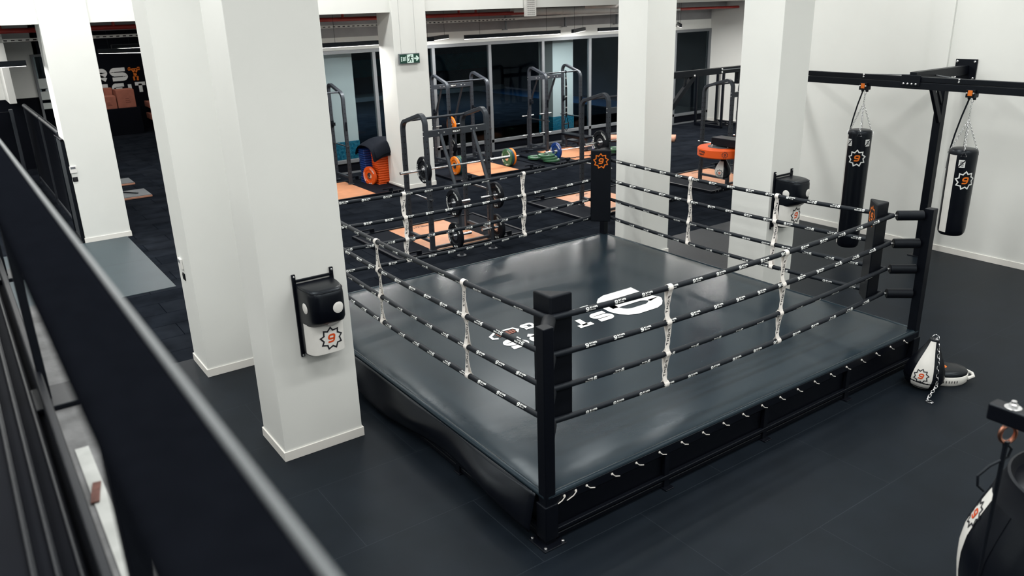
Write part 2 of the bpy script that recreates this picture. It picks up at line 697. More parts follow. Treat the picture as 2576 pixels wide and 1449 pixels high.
def put_emblem(parent, fn, r, mstar, mnine, sub=3, name='printed_emblem'):
    star, nine = emblem(r)
    m = M()
    m.quads(star, fn, sub, 0)
    m.quads(nine, fn, sub, 1)
    return build(name, m, [mstar, mnine], parent)


# ================================================================== THE SETTING
EY = 9.62        # edge between smooth mats and rubber tiles
HC = 6.5
m = M(); m.box((-6, -5, -.1), (12.9, EY, 0)); struct('floor', m, VINYLFLOOR, smooth=False)
m = M(); m.box((-6, EY, -.1), (21.8, 34, 0)); struct('floor', m, GYMTILE, smooth=False)
m = M(); m.box((12.9, 8, -.1), (21.8, EY, 0)); struct('floor', m, GYMTILE, smooth=False)
# pilaster and right wall, corner wall, far right wall
m = M(); m.box((12.8, -5, 0), (12.95, EY, HC)); struct('wall_right', m, WHITE, smooth=False)
m = M(); m.box((12.76, 6.49, 0), (12.8, 6.8, HC)); struct('trim_4', m, WHITE, smooth=False)
m = M(); m.box((12.784, -5, 0), (12.8, 6.49, .095)); m.box((12.784, 6.8, 0), (12.8, EY, .095)); m.box((12.744, 6.49, 0), (12.76, 6.8, .095))
struct('baseboard_right', m, TRIMW, smooth=False, bevel=.003)
m = M(); m.box((12.95, EY - .15, 0), (21.8, EY, HC)); struct('wall_corner', m, WHITE, smooth=False)
m = M(); m.box((21.65, EY, 0), (21.8, 19.2, HC)); struct('wall_far_right', m, WHITE, smooth=False)
m = M(); m.box((21.63, EY, 0), (21.65, 19.0, .1)); struct('baseboard_far_right', m, TRIMW, smooth=False, bevel=.003)
m = M(); m.box((-6, -5.15, 0), (12.95, -5, HC)); struct('wall_front', m, WHITE, smooth=False)
m = M(); m.box((-6.15, -5, 0), (-6, 34, HC)); struct('wall_left', m, WHITE, smooth=False)
m = M(); m.box((-6, -5, HC), (21.8, 17.05, HC + .1)); struct('ceiling_hall', m, HALLCEIL, smooth=False)
m = M(); m.box((-6, 17.05, 4.55), (21.8, 34, 4.65)); struct('ceiling_gym', m, CEIL, smooth=False)
# long white downstand beam
m = M(); m.box((-6, 16.40, 3.895), (21.65, 17.05, HC)); struct('beam', m, WHITE, smooth=False)


def column(x0, y0, x1, y1, base=True, h=HC, mt=WHITE):
    m = M(); m.box((x0, y0, 0), (x1, y1, h))
    o = struct('column', m, mt, smooth=False, bevel=.004, seg=1)
    if base:
        t = .014
        m = M()
        m.box((x0 - t, y0 - t, 0), (x1 + t, y0, .095)); m.box((x0 - t, y1, 0), (x1 + t, y1 + t, .095))
        m.box((x0 - t, y0, 0), (x0, y1, .095)); m.box((x1, y0, 0), (x1 + t, y1, .095))
        b = struct('baseboard', m, TRIMW, o, smooth=False, bevel=.002, seg=1)
    return o


column(1.945, 6.612, 2.73, 7.215)          # foreground
column(1.885, 8.962, 2.68, 9.565)          # behind it
column(1.69, 16.36, 2.478, 17.06)          # left, by the mesh panels
column(8.385, 16.335, 9.226, 17.06)        # with the exit sign
column(8.77, 8.93, 9.37, 9.56)             # behind the far ring corner
column(8.84, 6.60, 9.45, 7.23)             # with the second wall pad

# walkway of smooth mats among the rubber tiles (laid flush on the floor)
m = M(); m.box((-1.2, 12.62, 0), (2.40, 16.35, .008)); single('floor_mat', m, WALKMAT, 'pale grey smooth walkway mat lying before the left column', 'mat', smooth=False)

GX = 6.5
# ---- back wall above the glazing, glazing frame and panes
m = M(); m.box((GX, 19.05, 3.34), (21.65, 19.25, 4.6)); struct('wall_back', m, GREYW, smooth=False)
m = M(); m.box((GX, 19.05, 3.04), (21.65, 19.25, 3.34)); struct('wall_back_fascia', m, WHITE, smooth=False)
m = M(); m.box((GX, 19.02, 0), (21.65, 19.12, .05)); struct('trim_1', m, ALU, smooth=False)
MULL = [7.45, 9.18, 10.90, 12.69, 14.54, 16.32, 18.12, 19.97]
fr = M()
fr.box((GX, 19.0, 2.955), (21.65, 19.1, 3.04))
fr.box((GX, 19.0, .27), (21.65, 19.1, .36))
for x in MULL:
    fr.box((x - .045, 19.0, 0), (x + .045, 19.1, 2.955))
fr.box((21.56, 19.0, 0), (21.65, 19.1, 2.955))
win = struct('window_1', fr, ALU, smooth=False, bevel=.004, seg=1)
m = M(); m.box((GX, 19.03, .05), (21.56, 19.07, .27)); struct('lower_panel', m, BLKWALL, win, smooth=False)
xs = [GX] + MULL + [21.6]
for a, b in zip(xs[:-1], xs[1:]):
    m = M(); m.box((a + .045, 19.045, .36), (b - .045, 19.055, 2.955)); struct('glass_pane', m, GLASS, win, smooth=False)

# ---- pool hall behind the glass
m = M(); m.box((GX, 19.25, -.1), (24, 22.9, 0)); struct('floor_pool_deck', m, POOLD, smooth=False)
m = M(); m.box((GX, 22.9, -1.0), (24, 36, -.10)); struct('pool_water', m, POOLB, smooth=False)
m = M(); m.box((GX, 36, -1), (24, 36.2, 5)); struct('wall_pool_back', m, POOLW, smooth=False)
m = M(); m.box((GX, 35.97, .9), (24, 36, 1.7)); struct('trim_2', m, POOLT, smooth=False)
m = M(); m.box((GX, 34.6, -.10), (24, 36, .12)); struct('trim_3', m, POOLD, smooth=False)
m = M(); m.box((GX, 19.25, 4.6), (24, 36, 4.7)); struct('ceiling_pool', m, POOLW, smooth=False)
m = M(); m.box((23.9, 19.25, 0), (24, 36, 4.6)); struct('wall_pool_right', m, POOLW, smooth=False)
m = M(); m.box((GX - .1, 19.05, 0), (GX, 36, 4.6)); struct('wall_pool_left', m, BLKWALL, smooth=False)
for (x0, y0, x1, y1) in ((8.1, 20.0, 9.02, 20.7), (15.42, 19.7, 16.22, 20.4)):
    c = column(x0, y0, x1, y1, base=False, h=4.6)
    m = M(); m.box((x0 - .012, y0 - .012, 0), (x1 + .012, y1 + .012, .66)); struct('mosaic_tiles', m, MOSAIC, c, smooth=False)
for x in (11, 18):  # spots added to bring up the water's blue; no such lamps hang there
    d = bpy.data.lights.new('pool_fill', 'SPOT'); d.energy = 1300; d.color = (.6, .85, 1); d.shadow_soft_size = .2; d.spot_size = 2.3; d.spot_blend = .6
    o = bpy.data.objects.new('pool_fill', d); o.location = (x, 28.5, 4.4); COL.objects.link(o)

# ---- far left: black lettered wall, white wall with black wainscot
m = M(); m.box((2.4, 32.5, 0), (6.5, 32.7, 4.6)); struct('wall_lettered', m, BLKWALL, smooth=False)
m = M(); m.box((2.4, 26, 1.93), (2.5, 32.5, 4.6)); m.box((-6, 26, 1.93), (2.5, 26.15, 4.6)); struct('wall_left_back', m, WHITE, smooth=False)
m = M(); m.box((-6, 25.99, 0), (2.5, 26.15, 1.93)); struct('wall_left_wainscot', m, BLKWALL, smooth=False)
m = M(); m.box((1.50, 24.6, 1.93), (1.66, 26, 3.9)); struct('wall_left_return', m, WHITE, smooth=False)
m = M(); m.box((2.30, 25.93, 0), (2.36, 25.99, 3.0)); m.box((2.30, 25.93, 3.0), (3.0, 25.99, 3.06)); m.box((2.94, 25.93, 0), (3.0, 25.99, 3.0))
w2 = struct('window_2', m, ALU, smooth=False, bevel=.003, seg=1)
m = M(); m.box((2.36, 25.955, .1), (2.94, 25.965, 3.0)); struct('glass_pane', m, GLASS, w2, smooth=False)
for z0, z1 in ((2.15, 2.42), (1.85, 2.07), (1.6, 1.76)):
    m = M(); m.box((2.36, 25.94, z0), (2.94, 25.954, z1)); struct('frosted_stripe', m, FROST, w2, smooth=False)

# lettering painted on the black wall: two lines and a lifter
lt = M()
fnw = lambda x, z: (x, 32.492, z)
q, w = text('STARS', .46, aspect=1.28, th=.29, gap=.17, ch=.14)
lt.quads([[(a + 5.83 - w, b + 1.76) for a, b in k] for k in q], fnw)
lt2 = M()
q, w = text('CROSSFIT', .42, aspect=1.12, th=.29, gap=.16, ch=.12)
lt2.quads([[(a + 6.43 - w, b + 1.26) for a, b in k] for k in q], fnw)
lift = M()
lifter = [stroke([(5.86, 2.155), (6.28, 2.155)], .03), stroke([(5.92, 2.21), (5.92, 2.10)], .08), stroke([(6.23, 2.21), (6.23, 2.10)], .08),
          stroke([(5.98, 2.15), (6.05, 2.04), (6.10, 2.0)], .05), stroke([(6.19, 2.15), (6.14, 2.04), (6.10, 2.0)], .05),
          stroke([(6.085, 2.13), (6.085, 2.07)], .06), stroke([(6.085, 2.03), (6.085, 1.88)], .11),
          stroke([(6.07, 1.90), (6.02, 1.86), (6.03, 1.77), (6.0, 1.765)], .055), stroke([(6.10, 1.90), (6.16, 1.86), (6.14, 1.77), (6.18, 1.765)], .055)]
for q in lifter:
    lift.quads(q, fnw)
single('wall_lettering', lt, PRINTW, 'upper line of white gym lettering on the far black wall', 'lettering')
single('wall_lettering', lt2, PRINTW, 'lower line of white gym lettering, partly behind the cartons', 'lettering')
single('lifter_emblem', lift, PRINTO, 'orange weightlifter figure beside the lettering on black wall', 'emblem')

# ================================================================== MEZZANINE RAIL (near the camera)
m = M(); m.box((-6, -5, 2.35), (.105, 9, 2.55)); struct('floor_mezzanine', m, BLKWALL, smooth=False)
m = M(); m.box((.105, -5, 2.30), (.235, 4.75, 2.552)); struct('slab_edge', m, CONCRETE, smooth=False, bevel=.006)
t = thing('handrail', 'black flat topped steel railing in the blurred foreground', 'railing', (.1, 0, 2.55))
m = M(); m.sweep([(-.046, -.02), (.046, -.02), (.046, .02), (-.046, .02)], [(.112, -1.5, 3.62), (.099, .5, 3.62), (.066, 5.6, 3.62)]); build('top_rail', m, RAILM, t, bevel=.012, seg=3)
m = M(); m.sweep([(-.005, -.014), (.0045, -.014), (.0045, .012), (-.005, .012)], [(.162, -1.5, 3.626), (.149, .5, 3.626), (.116, 5.6, 3.626)]); build('lit_edge_strip', m, mat('lit_edge_grey', (.13, .145, .155), .5, noise=.05), t, bevel=.004, seg=2)  # pale strip put in for the light caught on the rail's side
for y in (-.9, 1.22, 3.42, 5.4):
    m = M(); m.box((.085, y - .03, 2.53), (.115, y + .03, 3.6)); m.box((.05, y - .11, 2.552), (.20, y + .11, 2.575)); build('post', m, STEEL, t, smooth=False, bevel=.003, seg=1)
for z in (2.62,):
    m = M(); m.box((.075, -1.5, 2.55), (.10, 5.6, 2.70)); build('toe_board', m, STEEL, t, smooth=False, bevel=.004, seg=1)
for x in (.045, -.01, -.065):
    m = M(); m.tube([(x, -1.5, 2.567), (x, 5.6, 2.567)], .010, 8); single('floor_track', m, STEEL, {.045: 'black steel floor track nearest the railing foot', -.01: 'black steel floor track, second from the railing foot', -.065: 'black steel floor track farthest from the railing foot'}[x], 'track')
m = M(); m.box((.128, .5, 2.552), (.172, 2.93, 2.556)); single('tape_strip', m, TAPE, 'pale strip of tape along the concrete ledge under handrail', 'tape', smooth=False)
m = M(); m.sweep([(-.012, -.002), (.012, -.002), (.014, .003), (-.012, .003)], [(.130, 2.52, 2.560), (.138, 2.56, 2.565), (.146, 2.60, 2.563), (.154, 2.64, 2.561)]); single('rust_scrap', m, RUST, 'small rusty scrap lying on the pale tape strip', 'scrap')

# ================================================================== BOXING RING
RX0, RX1, RY0, RY1 = 3.118, 8.40, 4.125, 9.42
MZ = .456
RT = (RX0 + RX1) / 2, (RY0 + RY1) / 2
ring = thing('boxing_ring', 'black boxing ring with four ropes and a lettered canvas on a low platform', 'boxing ring', (RT[0], RT[1], 0))
N = 44
m = M()
rnd = random.Random(4)
vs, fs = [], []
for i in range(N + 1):
    for j in range(N + 1):
        x = RX0 + .03 + (RX1 - RX0 - .06) * i / N
        y = RY0 + .03 + (RY1 - RY0 - .06) * j / N
        e = min(i, j, N - i, N - j)
        z = MZ - (.012 if e == 0 else 0) + (rnd.uniform(-.002, .002) if e < 2 else rnd.uniform(-.0003, .0003))
        vs.append((x, y, z))
for i in range(N):
    for j in range(N):
        a = i * (N + 1) + j
        fs.append((a, a + N + 1, a + N + 2, a + 1))
m.add(vs, fs)
# rolled edge
for a, b in (((RX0 + .03, RY0 + .03), (RX1 - .03, RY0 + .03)), ((RX1 - .03, RY0 + .03), (RX1 - .03, RY1 - .03)),
             ((RX1 - .03, RY1 - .03), (RX0 + .03, RY1 - .03)), ((RX0 + .03, RY1 - .03), (RX0 + .03, RY0 + .03))):
    m.tube([(a[0], a[1], MZ - .028), (b[0], b[1], MZ - .028)], .028, 10)
canvas = build('canvas', m, CANVAS, ring, ang=60)
# lettering on the canvas, read from the far side
fnc = lambda u, v: (-u, -v, MZ + .004)
cl = M()
q, w = text('9', .74, aspect=1.13, th=.25, ch=.18, slant=.12)
cl.quads([[(a - 6.96, b - 7.165) for a, b in k] for k in q], fnc)
q, w = text('STARS', .262, aspect=1.08, th=.30, gap=.13, ch=.12, slant=.12)
cl.quads([[(a * 1.54 / w - 6.06, b - 6.775) for a, b in k] for k in q], fnc)
q, w = text('BOXING', .155, aspect=1.20, th=.30, gap=.16, ch=.12, slant=.12)
cl.quads([[(a * 1.08 / w - 6.03, b - 7.03) for a, b in k] for k in q], fnc)
fnd = lambda x, y: (x, y, MZ + .004)
cl.quads(stroke([(4.83, 6.885), (4.885, 6.95), (4.86, 7.015), (4.62, 7.03), (4.515, 6.96), (4.505, 6.885), (4.56, 6.862)], .035), fnd)
build('canvas_lettering', cl, PRINTW, canvas)
cl = M()
for k in range(6):
    cl.quads([[(4.60 + k * .042, 6.89), (4.632 + k * .042, 6.89), (4.632 + k * .042, 6.985), (4.60 + k * .042, 6.985)]], fnd)
build('canvas_emblem', cl, mat('brick_red_print', (.22, .06, .035), .5, noise=.05), canvas)

# platform frame: panels set back under the canvas, upper and lower rails, uprights
m = M()
ins = .05
m.box((RX0 + ins, RY0 + ins, .10), (RX1 - ins, RY1 - ins, MZ - .05))
build('platform_frame', m, STEEL, ring, smooth=False)
m = M()
for z0, z1, o_ in ((.09, .125, .0), (.02, .06, .02)):
    m.box((RX0 + .02, RY0 + o_, z0), (RX1 - .02, RY0 + .04 + o_, z1)); m.box((RX0 + .02, RY1 - .04 - o_, z0), (RX1 - .02, RY1 - o_, z1))
    m.box((RX0 + o_, RY0 + .02, z0), (RX0 + .04 + o_, RY1 - .02, z1)); m.box((RX1 - .04 - o_, RY0 + .02, z0), (RX1 - o_, RY1 - .02, z1))
build('lower_rail', m, STEEL, ring, smooth=False, bevel=.004, seg=1)
for k in range(1, 4):
    for yy in (RY0, RY1 - .05):
        x = RX0 + (RX1 - RX0) * k / 4
        m = M(); m.box((x - .03, yy + .005, 0), (x + .03, yy + .045, .40)); m.box((x - .05, yy - .04, 0), (x + .05, yy + .06, .012)); build('support_leg', m, STEEL, ring, smooth=False, bevel=.003, seg=1)
    for xx in (RX0, RX1 - .05):
        y = RY0 + (RY1 - RY0) * k / 4
        m = M(); m.box((xx + .005, y - .03, 0), (xx + .045, y + .03, .40)); m.box((xx - .01, y - .05, 0), (xx + .06, y + .05, .012)); build('support_leg', m, STEEL, ring, smooth=False, bevel=.003, seg=1)
# canvas skirts: pulled tight at the front, back and right, loose on the left
m = M()
m.box((RX0 + .06, RY0 + .002, MZ - .115), (RX1 - .06, RY0 + .022, MZ - .03))
m.box((RX0 + .06, RY1 - .022, MZ - .115), (RX1 - .06, RY1 - .002, MZ - .03))
m.box((RX1 - .022, RY0 + .06, MZ - .115), (RX1 - .002, RY1 - .06, MZ - .03))
build('canvas_flap', m, VINYL, ring, smooth=False, bevel=.004, seg=1)
m = M()
vs, fs = [], []
NU, NV = 70, 12
for i in range(NU + 1):
    for j in range(NV + 1):
        y = RY0 + .12 + (RY1 - RY0 - .2) * i / NU
        s = j / NV
        z = MZ - .03 - s * (.30 + .05 * sin(y * 2.1))
        x = RX0 - .006 - .05 * s * (1 + .7 * sin(y * 2.6 + s * 2.2)) - .035 * sin(pi * s) * (1 + sin(y * 4.1 + 1))
        vs.append((x, y, z))
for i in range(NU):
    for j in range(NV):
        a = i * (NV + 1) + j
        fs.append((a, a + 1, a + NV + 2, a + NV + 1))
m.add(vs, fs)
sk = build('loose_skirt', m, VINYL, ring, ang=80)
sm = sk.modifiers.new('thick', 'SOLIDIFY'); sm.thickness = .004
# white lacing cords with eyelets along the front flap
xs = [3.30, 3.415]
x = 3.527
while x < 8.2:
    xs.append(x)
    x += .268
for k, x in enumerate(xs):
    m = M()
    y, z = RY0 - .004, MZ - .062
    sg = -1 if k < 2 else 1
    m.tube([(x, y + .012, z), (x, y - .006, z), (x + sg * .03, y - .004, z - .028), (x + sg * .085, y + .004, z - .052), (x + sg * .098, y + .03, z - .048)], .0042, 6)
    m.lathe([(.011, 0), (.011, .004), (.006, .006)], (x, y + .006, z), (0, -1, 0), 10)
    build('lacing_cord', m, CORD, ring)

# corners: post outside, triangular pad inside, four padded turnbuckles
ROPE_Z = [1.752, 1.442, 1.152, .868]
PX0, PX1, PY0, PY1 = 3.41, 8.06, 4.43, 9.105
CORN = [(RX0, RY0, 1, 1, PX0, PY0), (RX1, RY0, -1, 1, PX1, PY0), (RX1, RY1, -1, -1, PX1, PY1), (RX0, RY1, 1, -1, PX0, PY1)]
for (cx, cy, sx, sy, px, py) in CORN:
    pc = V((cx + sx * .052, cy + sy * .052, 0))
    m = M()
    m.box((pc.x - .048, pc.y - .048, 0), (pc.x + .048, pc.y + .048, 1.83))
    m.box((pc.x - .062, pc.y - .062, .05), (pc.x + .062, pc.y + .062, .36))
    m.box((pc.x - .11, pc.y - .11, 0), (pc.x + .11, pc.y + .11, .012))
    post = build('corner_post', m, STEEL, ring, smooth=False, bevel=.006, seg=2)
    build_each('anchor_bolt', [bolt((pc.x + bx, pc.y + by, .012), (0, 0, 1), .013, .018, 6) for bx, by in ((-.085, -.085), (.085, -.085), (.085, .085), (-.085, .085))], BOLT, post)
    # pad: right angle towards the post, long side facing the ring centre
    a = V((px + sx * .035, py + sy * .035, 0))
    L = .225
    poly = [(a.x, a.y), (a.x + sx * L, a.y), (a.x, a.y + sy * L)]
    if sx * sy < 0:
        poly = poly[::-1]
    m = M()
    m.prism(poly, lambda x, y: (x, y, .80), lambda x, y: (x, y, 1.905))
    pad = build('corner_pad', m, PADV, ring, bevel=.016, seg=3)
    d1 = V((poly[1][0] - poly[0][0], poly[1][1] - poly[0][1], 0))
    mid = V((a.x + sx * L / 2, a.y + sy * L / 2, 1.74))
    out = V((sx, sy, 0)).normalized()
    ux = V((0, 0, 1)).cross(out)
    put_emblem(pad, lambda u, v, mid=mid, ux=ux, out=out: mid + ux * u + V((0, 0, v)) + out * .0025, .112, PRINTO, PRINTO, 1)
    for z in ROPE_Z:
        m = M()
        p0 = V((pc.x + sx * .05, pc.y + sy * .05, z)); p1 = V((px - sx * .01, py - sy * .01, z))
        d = (p1 - p0).normalized()
        m.lathe([(.045, 0), (.053, .006), (.053, (p1 - p0).length - .03), (.045, (p1 - p0).length - .024)], p0, d, 20)
        tb = build('turnbuckle_pad', m, PADV, ring)
        m = M(); m.lathe([(.012, -.02), (.012, (p1 - p0).length + .02)], p0, d, 8); build('turnbuckle_screw', m, BOLT, tb)

# ropes with printed lettering
MARK9, _ = text('9', .034, aspect=1.0, th=.24, ch=.15, slant=.15)
MARKS, ws = text('STARS', .0145, aspect=.95, th=.30, gap=.16, ch=0, slant=.15)
MARKB, wb = text('BOXING', .009, aspect=.95, th=.30, gap=.2, ch=0, slant=.15)
MARK = [[(a, b - .017) for a, b in k] for k in MARK9] + [[(a + .045, b + .0015) for a, b in k] for k in MARKS] + [[(a + .045, b - .013) for a, b in k] for k in MARKB]
MW = .045 + max(ws, wb)
RR = .025
ROPES = {}
SIDES = [('front', V((PX0, PY0, 0)), V((PX1, PY0, 0)), V((0, -1, 0))), ('left', V((PX0, PY1, 0)), V((PX0, PY0, 0)), V((-1, 0, 0))),
         ('back', V((PX0, PY1, 0)), V((PX1, PY1, 0)), V((0, -1, 0))), ('right', V((PX1, PY1, 0)), V((PX1, PY0, 0)), V((-1, 0, 0)))]
rnd = random.Random(11)
for sname, A, B, out in SIDES:
    L = (B - A).length
    d = (B - A).normalized()
    for k, z in enumerate(ROPE_Z):
        sag = {'front': .055, 'left': .05, 'back': .045, 'right': .05}[sname] * (1 + .12 * k)

        def rp(s, A=A, d=d, L=L, z=z, sag=sag):
            t = s / L
            return A + d * s + V((0, 0, z - 4 * sag * t * (1 - t)))
        ROPES[sname, k] = rp
        m = M()
        m.tube([rp(L * i / 32) for i in range(33)], RR, 14)
        rope = build('ring_rope', m, ROPE, ring, ang=80)
        lm = M()
        tw = rnd.uniform(-1.1, 1.1)
        base = rnd.uniform(-.5, .5) + (.25 if k != 2 else -.3)
        flip = rnd.choice((1, 1, -1))
        s = .34
        while s < L - .35:
            ang = base + tw * (s / L - .3) * 1.6
            fl = flip if s < L * .72 else -flip

            def fn(u, v, s=s, ang=ang, fl=fl):
                p = rp(s + (u if fl > 0 else MW - u))
                th = ang + (v if fl > 0 else -v) / RR
                return p + (out * cos(th) + V((0, 0, 1)) * sin(th)) * (RR + .0009)
            lm.quads(MARK, fn, 1)
            s += .30
        build('rope_lettering', lm, PRINTW, rope)

# rope ties: white straps looping round each rope, FIGHT printed between
FT, fw = text('FIGHT', .030, aspect=1.0, th=.24, gap=.22, ch=.1)
for sname, ss in (('front', (1.277, 2.831)), ('left', (1.744, 3.461)), ('back', (1.24, 3.16)), ('right', (1.81, 3.207))):
    A, B, out = [(a, b, c) for n, a, b, c in SIDES if n == sname][0]
    d = (B - A).normalized()
    for s in ss:
        m = M()
        lts = []
        hw = .0245
        for k in range(4):
            p = ROPES[sname, k](s)
            vs, fs = [], []
            for i in range(20):
                a = 2 * pi * i / 20
                n_ = out * cos(a) + V((0, 0, 1)) * sin(a)
                vs += [p + n_ * (RR + .003) - d * hw, p + n_ * (RR + .003) + d * hw, p + n_ * (RR + .007) + d * hw, p + n_ * (RR + .007) - d * hw]
            for i in range(20):
                j = (i + 1) % 20
                for a in range(4):
                    b = (a + 1) % 4
                    fs.append((i * 4 + a, i * 4 + b, j * 4 + b, j * 4 + a))
            m.add(vs, fs)
            if k < 3:
                q = ROPES[sname, k + 1](s)
                sway = .012 * (1 if (k % 2) else -1)
                for side in (1, -1):
                    path = []
                    for i in range(13):
                        t = i / 12
                        c = p.lerp(q, t)
                        o_ = (RR + .004) * (abs(2 * t - 1) ** 3) * side + .0022 * side
                        path.append(c + out * o_ + d * (sway * sin(pi * t) + .010 * side * sin(2 * pi * t)))
                    vs, fs = [], []
                    for c in path:
                        vs += [c - d * hw - out * .0012, c + d * hw - out * .0012, c + d * hw + out * .0012, c - d * hw + out * .0012]
                    for i in range(12):
                        for a in range(4):
                            b = (a + 1) % 4
                            fs.append((i * 4 + a, i * 4 + b, i * 4 + 4 + b, i * 4 + 4 + a))
                    m.add(vs, fs)
                    if side == 1:
                        dn = (q - p)
                        Lh = dn.length
                        st = (Lh - fw) / 2 - .01
                        up_read = sname in ('back', 'right') or (sname == 'left' and s > 2)

                        def fn(u, v, p=p, dn=dn, Lh=Lh, st=st, path=path):
                            t = ((st + u) / Lh)
                            i = min(11, max(0, int(t * 12)))
                            f_ = t * 12 - i
                            c = path[i].lerp(path[i + 1], f_)
                            return c + d * (.015 - v) + out * .0022
                        if up_read:
                            qs = [[(fw - a, .030 - b) for a, b in k2] for k2 in FT]
                        else:
                            qs = FT
                        sgn = 1
                        lm = M(); lm.quads(qs, fn, 2); lts.append(lm)
        tie = build('rope_tie', m, TIE, ring, ang=60)
        for lm in lts:
            build('tie_lettering', lm, PRINTK, tie)

# ================================================================== WALL PADS on the columns
def wall_pad(x, y, z, label):
    t = thing('wall_punch_pad', label, 'wall pad', (x, y, z))
    m = M()
    for sx in (-1, 1):
        m.box((x + sx * .178 - .017, y - .022, z - .025), (x + sx * .178 + .017, y, z + .765))
    m.box((x - .178, y - .022, z + .69), (x + .178, y, z + .712)); m.box((x - .178, y - .022, z + .005), (x + .178, y, z + .027))
    br = build('mounting_bracket', m, STEEL, t, smooth=False, bevel=.004, seg=2)
    build_each('bolt', [bolt((x + sx * .178, y - .022, z + zz), (0, -1, 0), .009, .009, 10) for sx in (-1, 1) for zz in (.745, -.008)], BOLT, br)
    hw = .175

    def outline(d, n=28, e=4.2):
        return [(hw * (1 if cos(a) >= 0 else -1) * abs(cos(a)) ** (2 / e), -d * abs(sin(a)) ** (2 / e)) for a in [pi * i / n for i in range(n + 1)]]

    def loft(levels, nm, mt):
        m = M()
        n = 28
        vs, fs = [], []
        for zz, d, sc in levels:
            vs += [(x + a * sc, y - .02 + b, z + zz) for a, b in outline(d)]
        k = n + 1
        for i in range(len(levels) - 1):
            for j in range(n):
                fs.append((i * k + j, (i + 1) * k + j, (i + 1) * k + j + 1, i * k + j + 1))
            fs.append((i * k, i * k + n, (i + 1) * k + n, (i + 1) * k))
        fs.append(tuple(range(k)))
        fs.append(tuple((len(levels) - 1) * k + j for j in reversed(range(k))))
        m.add(vs, fs)
        return build(nm, m, mt, t, ang=50)
    loft([(.012, .10, .93), (.02, .17, .97), (.05, .215, .99), (.12, .225, 1), (.26, .225, 1), (.33, .225, 1), (.345, .215, .985)], 'lower_cushion', VINYL)
    hd = loft([(.30, .20, .98), (.33, .245, 1), (.36, .31, 1), (.40, .345, 1), (.50, .35, 1), (.62, .345, 1), (.655, .335, .985), (.67, .315, .97), (.678, .28, .95)], 'upper_cushion', VINYL)
    m = M(); m.tube([(x + a * .985, y - .02 + b, z + .657) for a, b in outline(.337)], .0035, 6); build('seam_piping', m, PADV, hd)

    def surf(d, off=.003):
        pts = outline(d)
        pts = [(a, b) for a, b in pts]
        acc = [0]
        for p, q in zip(pts[:-1], pts[1:]):
            acc.append(acc[-1] + hypot(q[0] - p[0], q[1] - p[1]))
        half = acc[-1] / 2

        def f(s):
            s = max(.0001, min(acc[-1] - .0001, half - s))     # s>0 is towards +x
            for i in range(len(acc) - 1):
                if acc[i + 1] >= s:
                    break
            tt = (s - acc[i]) / (acc[i + 1] - acc[i])
            px = pts[i][0] + (pts[i + 1][0] - pts[i][0]) * tt
            py = pts[i][1] + (pts[i + 1][1] - pts[i][1]) * tt
            tx, ty = pts[i + 1][0] - pts[i][0], pts[i + 1][1] - pts[i][1]
            l = hypot(tx, ty)
            nx, ny = -ty / l, tx / l
            if nx * px + ny * (py + d * .4) < 0:
                nx, ny = -nx, -ny
            return px + nx * off, py + ny * off
        return f
    # white front panel on the lower cushion
    fl = surf(.226, .004)
    m = M()
    A0, A1 = -.255, .255
    m.quads([[(A0, .045), (A1, .045), (A1, .335), (A0, .335)]], lambda u, v: (x + fl(u)[0], y - .02 + fl(u)[1], z + v), 26)
    panel = build('front_panel', m, WVINYL, t, ang=60)
    fe = surf(.226, .0065)
    put_emblem(panel, lambda u, v: (x + fe(u + .02)[0], y - .02 + fe(u + .02)[1], z + .185 + v), .105, PRINTK, PRINTR, 3)
    # two round targets on the head and an oval one below it
    fh = surf(.349, .0)
    for s0, zz, ra in ((-.285, .50, .050), (.07, .505, .052)):
        m = M()
        vs, fs = [], []
        R_, A_ = 4, 20
        for r_ in range(R_ + 1):
            for a in range(A_):
                rr = ra * r_ / R_
                px, py = surf(.349, .003 + .006 * (1 - (r_ / R_) ** 4))(s0 + rr * cos(2 * pi * a / A_))
                vs.append((x + px, y - .02 + py, z + zz + rr * sin(2 * pi * a / A_)))
        for r_ in range(R_):
            for a in range(A_):
                b = (a + 1) % A_
                fs.append((r_ * A_ + a, r_ * A_ + b, (r_ + 1) * A_ + b, (r_ + 1) * A_ + a))
        m.add(vs, fs)
        build('round_target', m, WVINYL, t, ang=80)
    m = M()
    n1 = V((0, -.75, -.66)).normalized()
    u1 = V((1, 0, 0)); v1 = n1.cross(u1)
    c = V((x + .03, y - .02 - .292, z + .345))
    m.add([c + n1 * .006] + [c + u1 * .055 * cos(2 * pi * a / 20) + v1 * .034 * sin(2 * pi * a / 20) for a in range(20)], [(0, 1 + a, 1 + (a + 1) % 20) for a in range(20)])
    build('oval_target', m, WVINYL, t)
    return t


wall_pad(2.405, 6.612, 1.03, 'black and white uppercut wall pad on the foreground column left of ring')
wall_pad(9.085, 6.60, 1.02, 'black and white uppercut wall pad behind the right ring ropes')

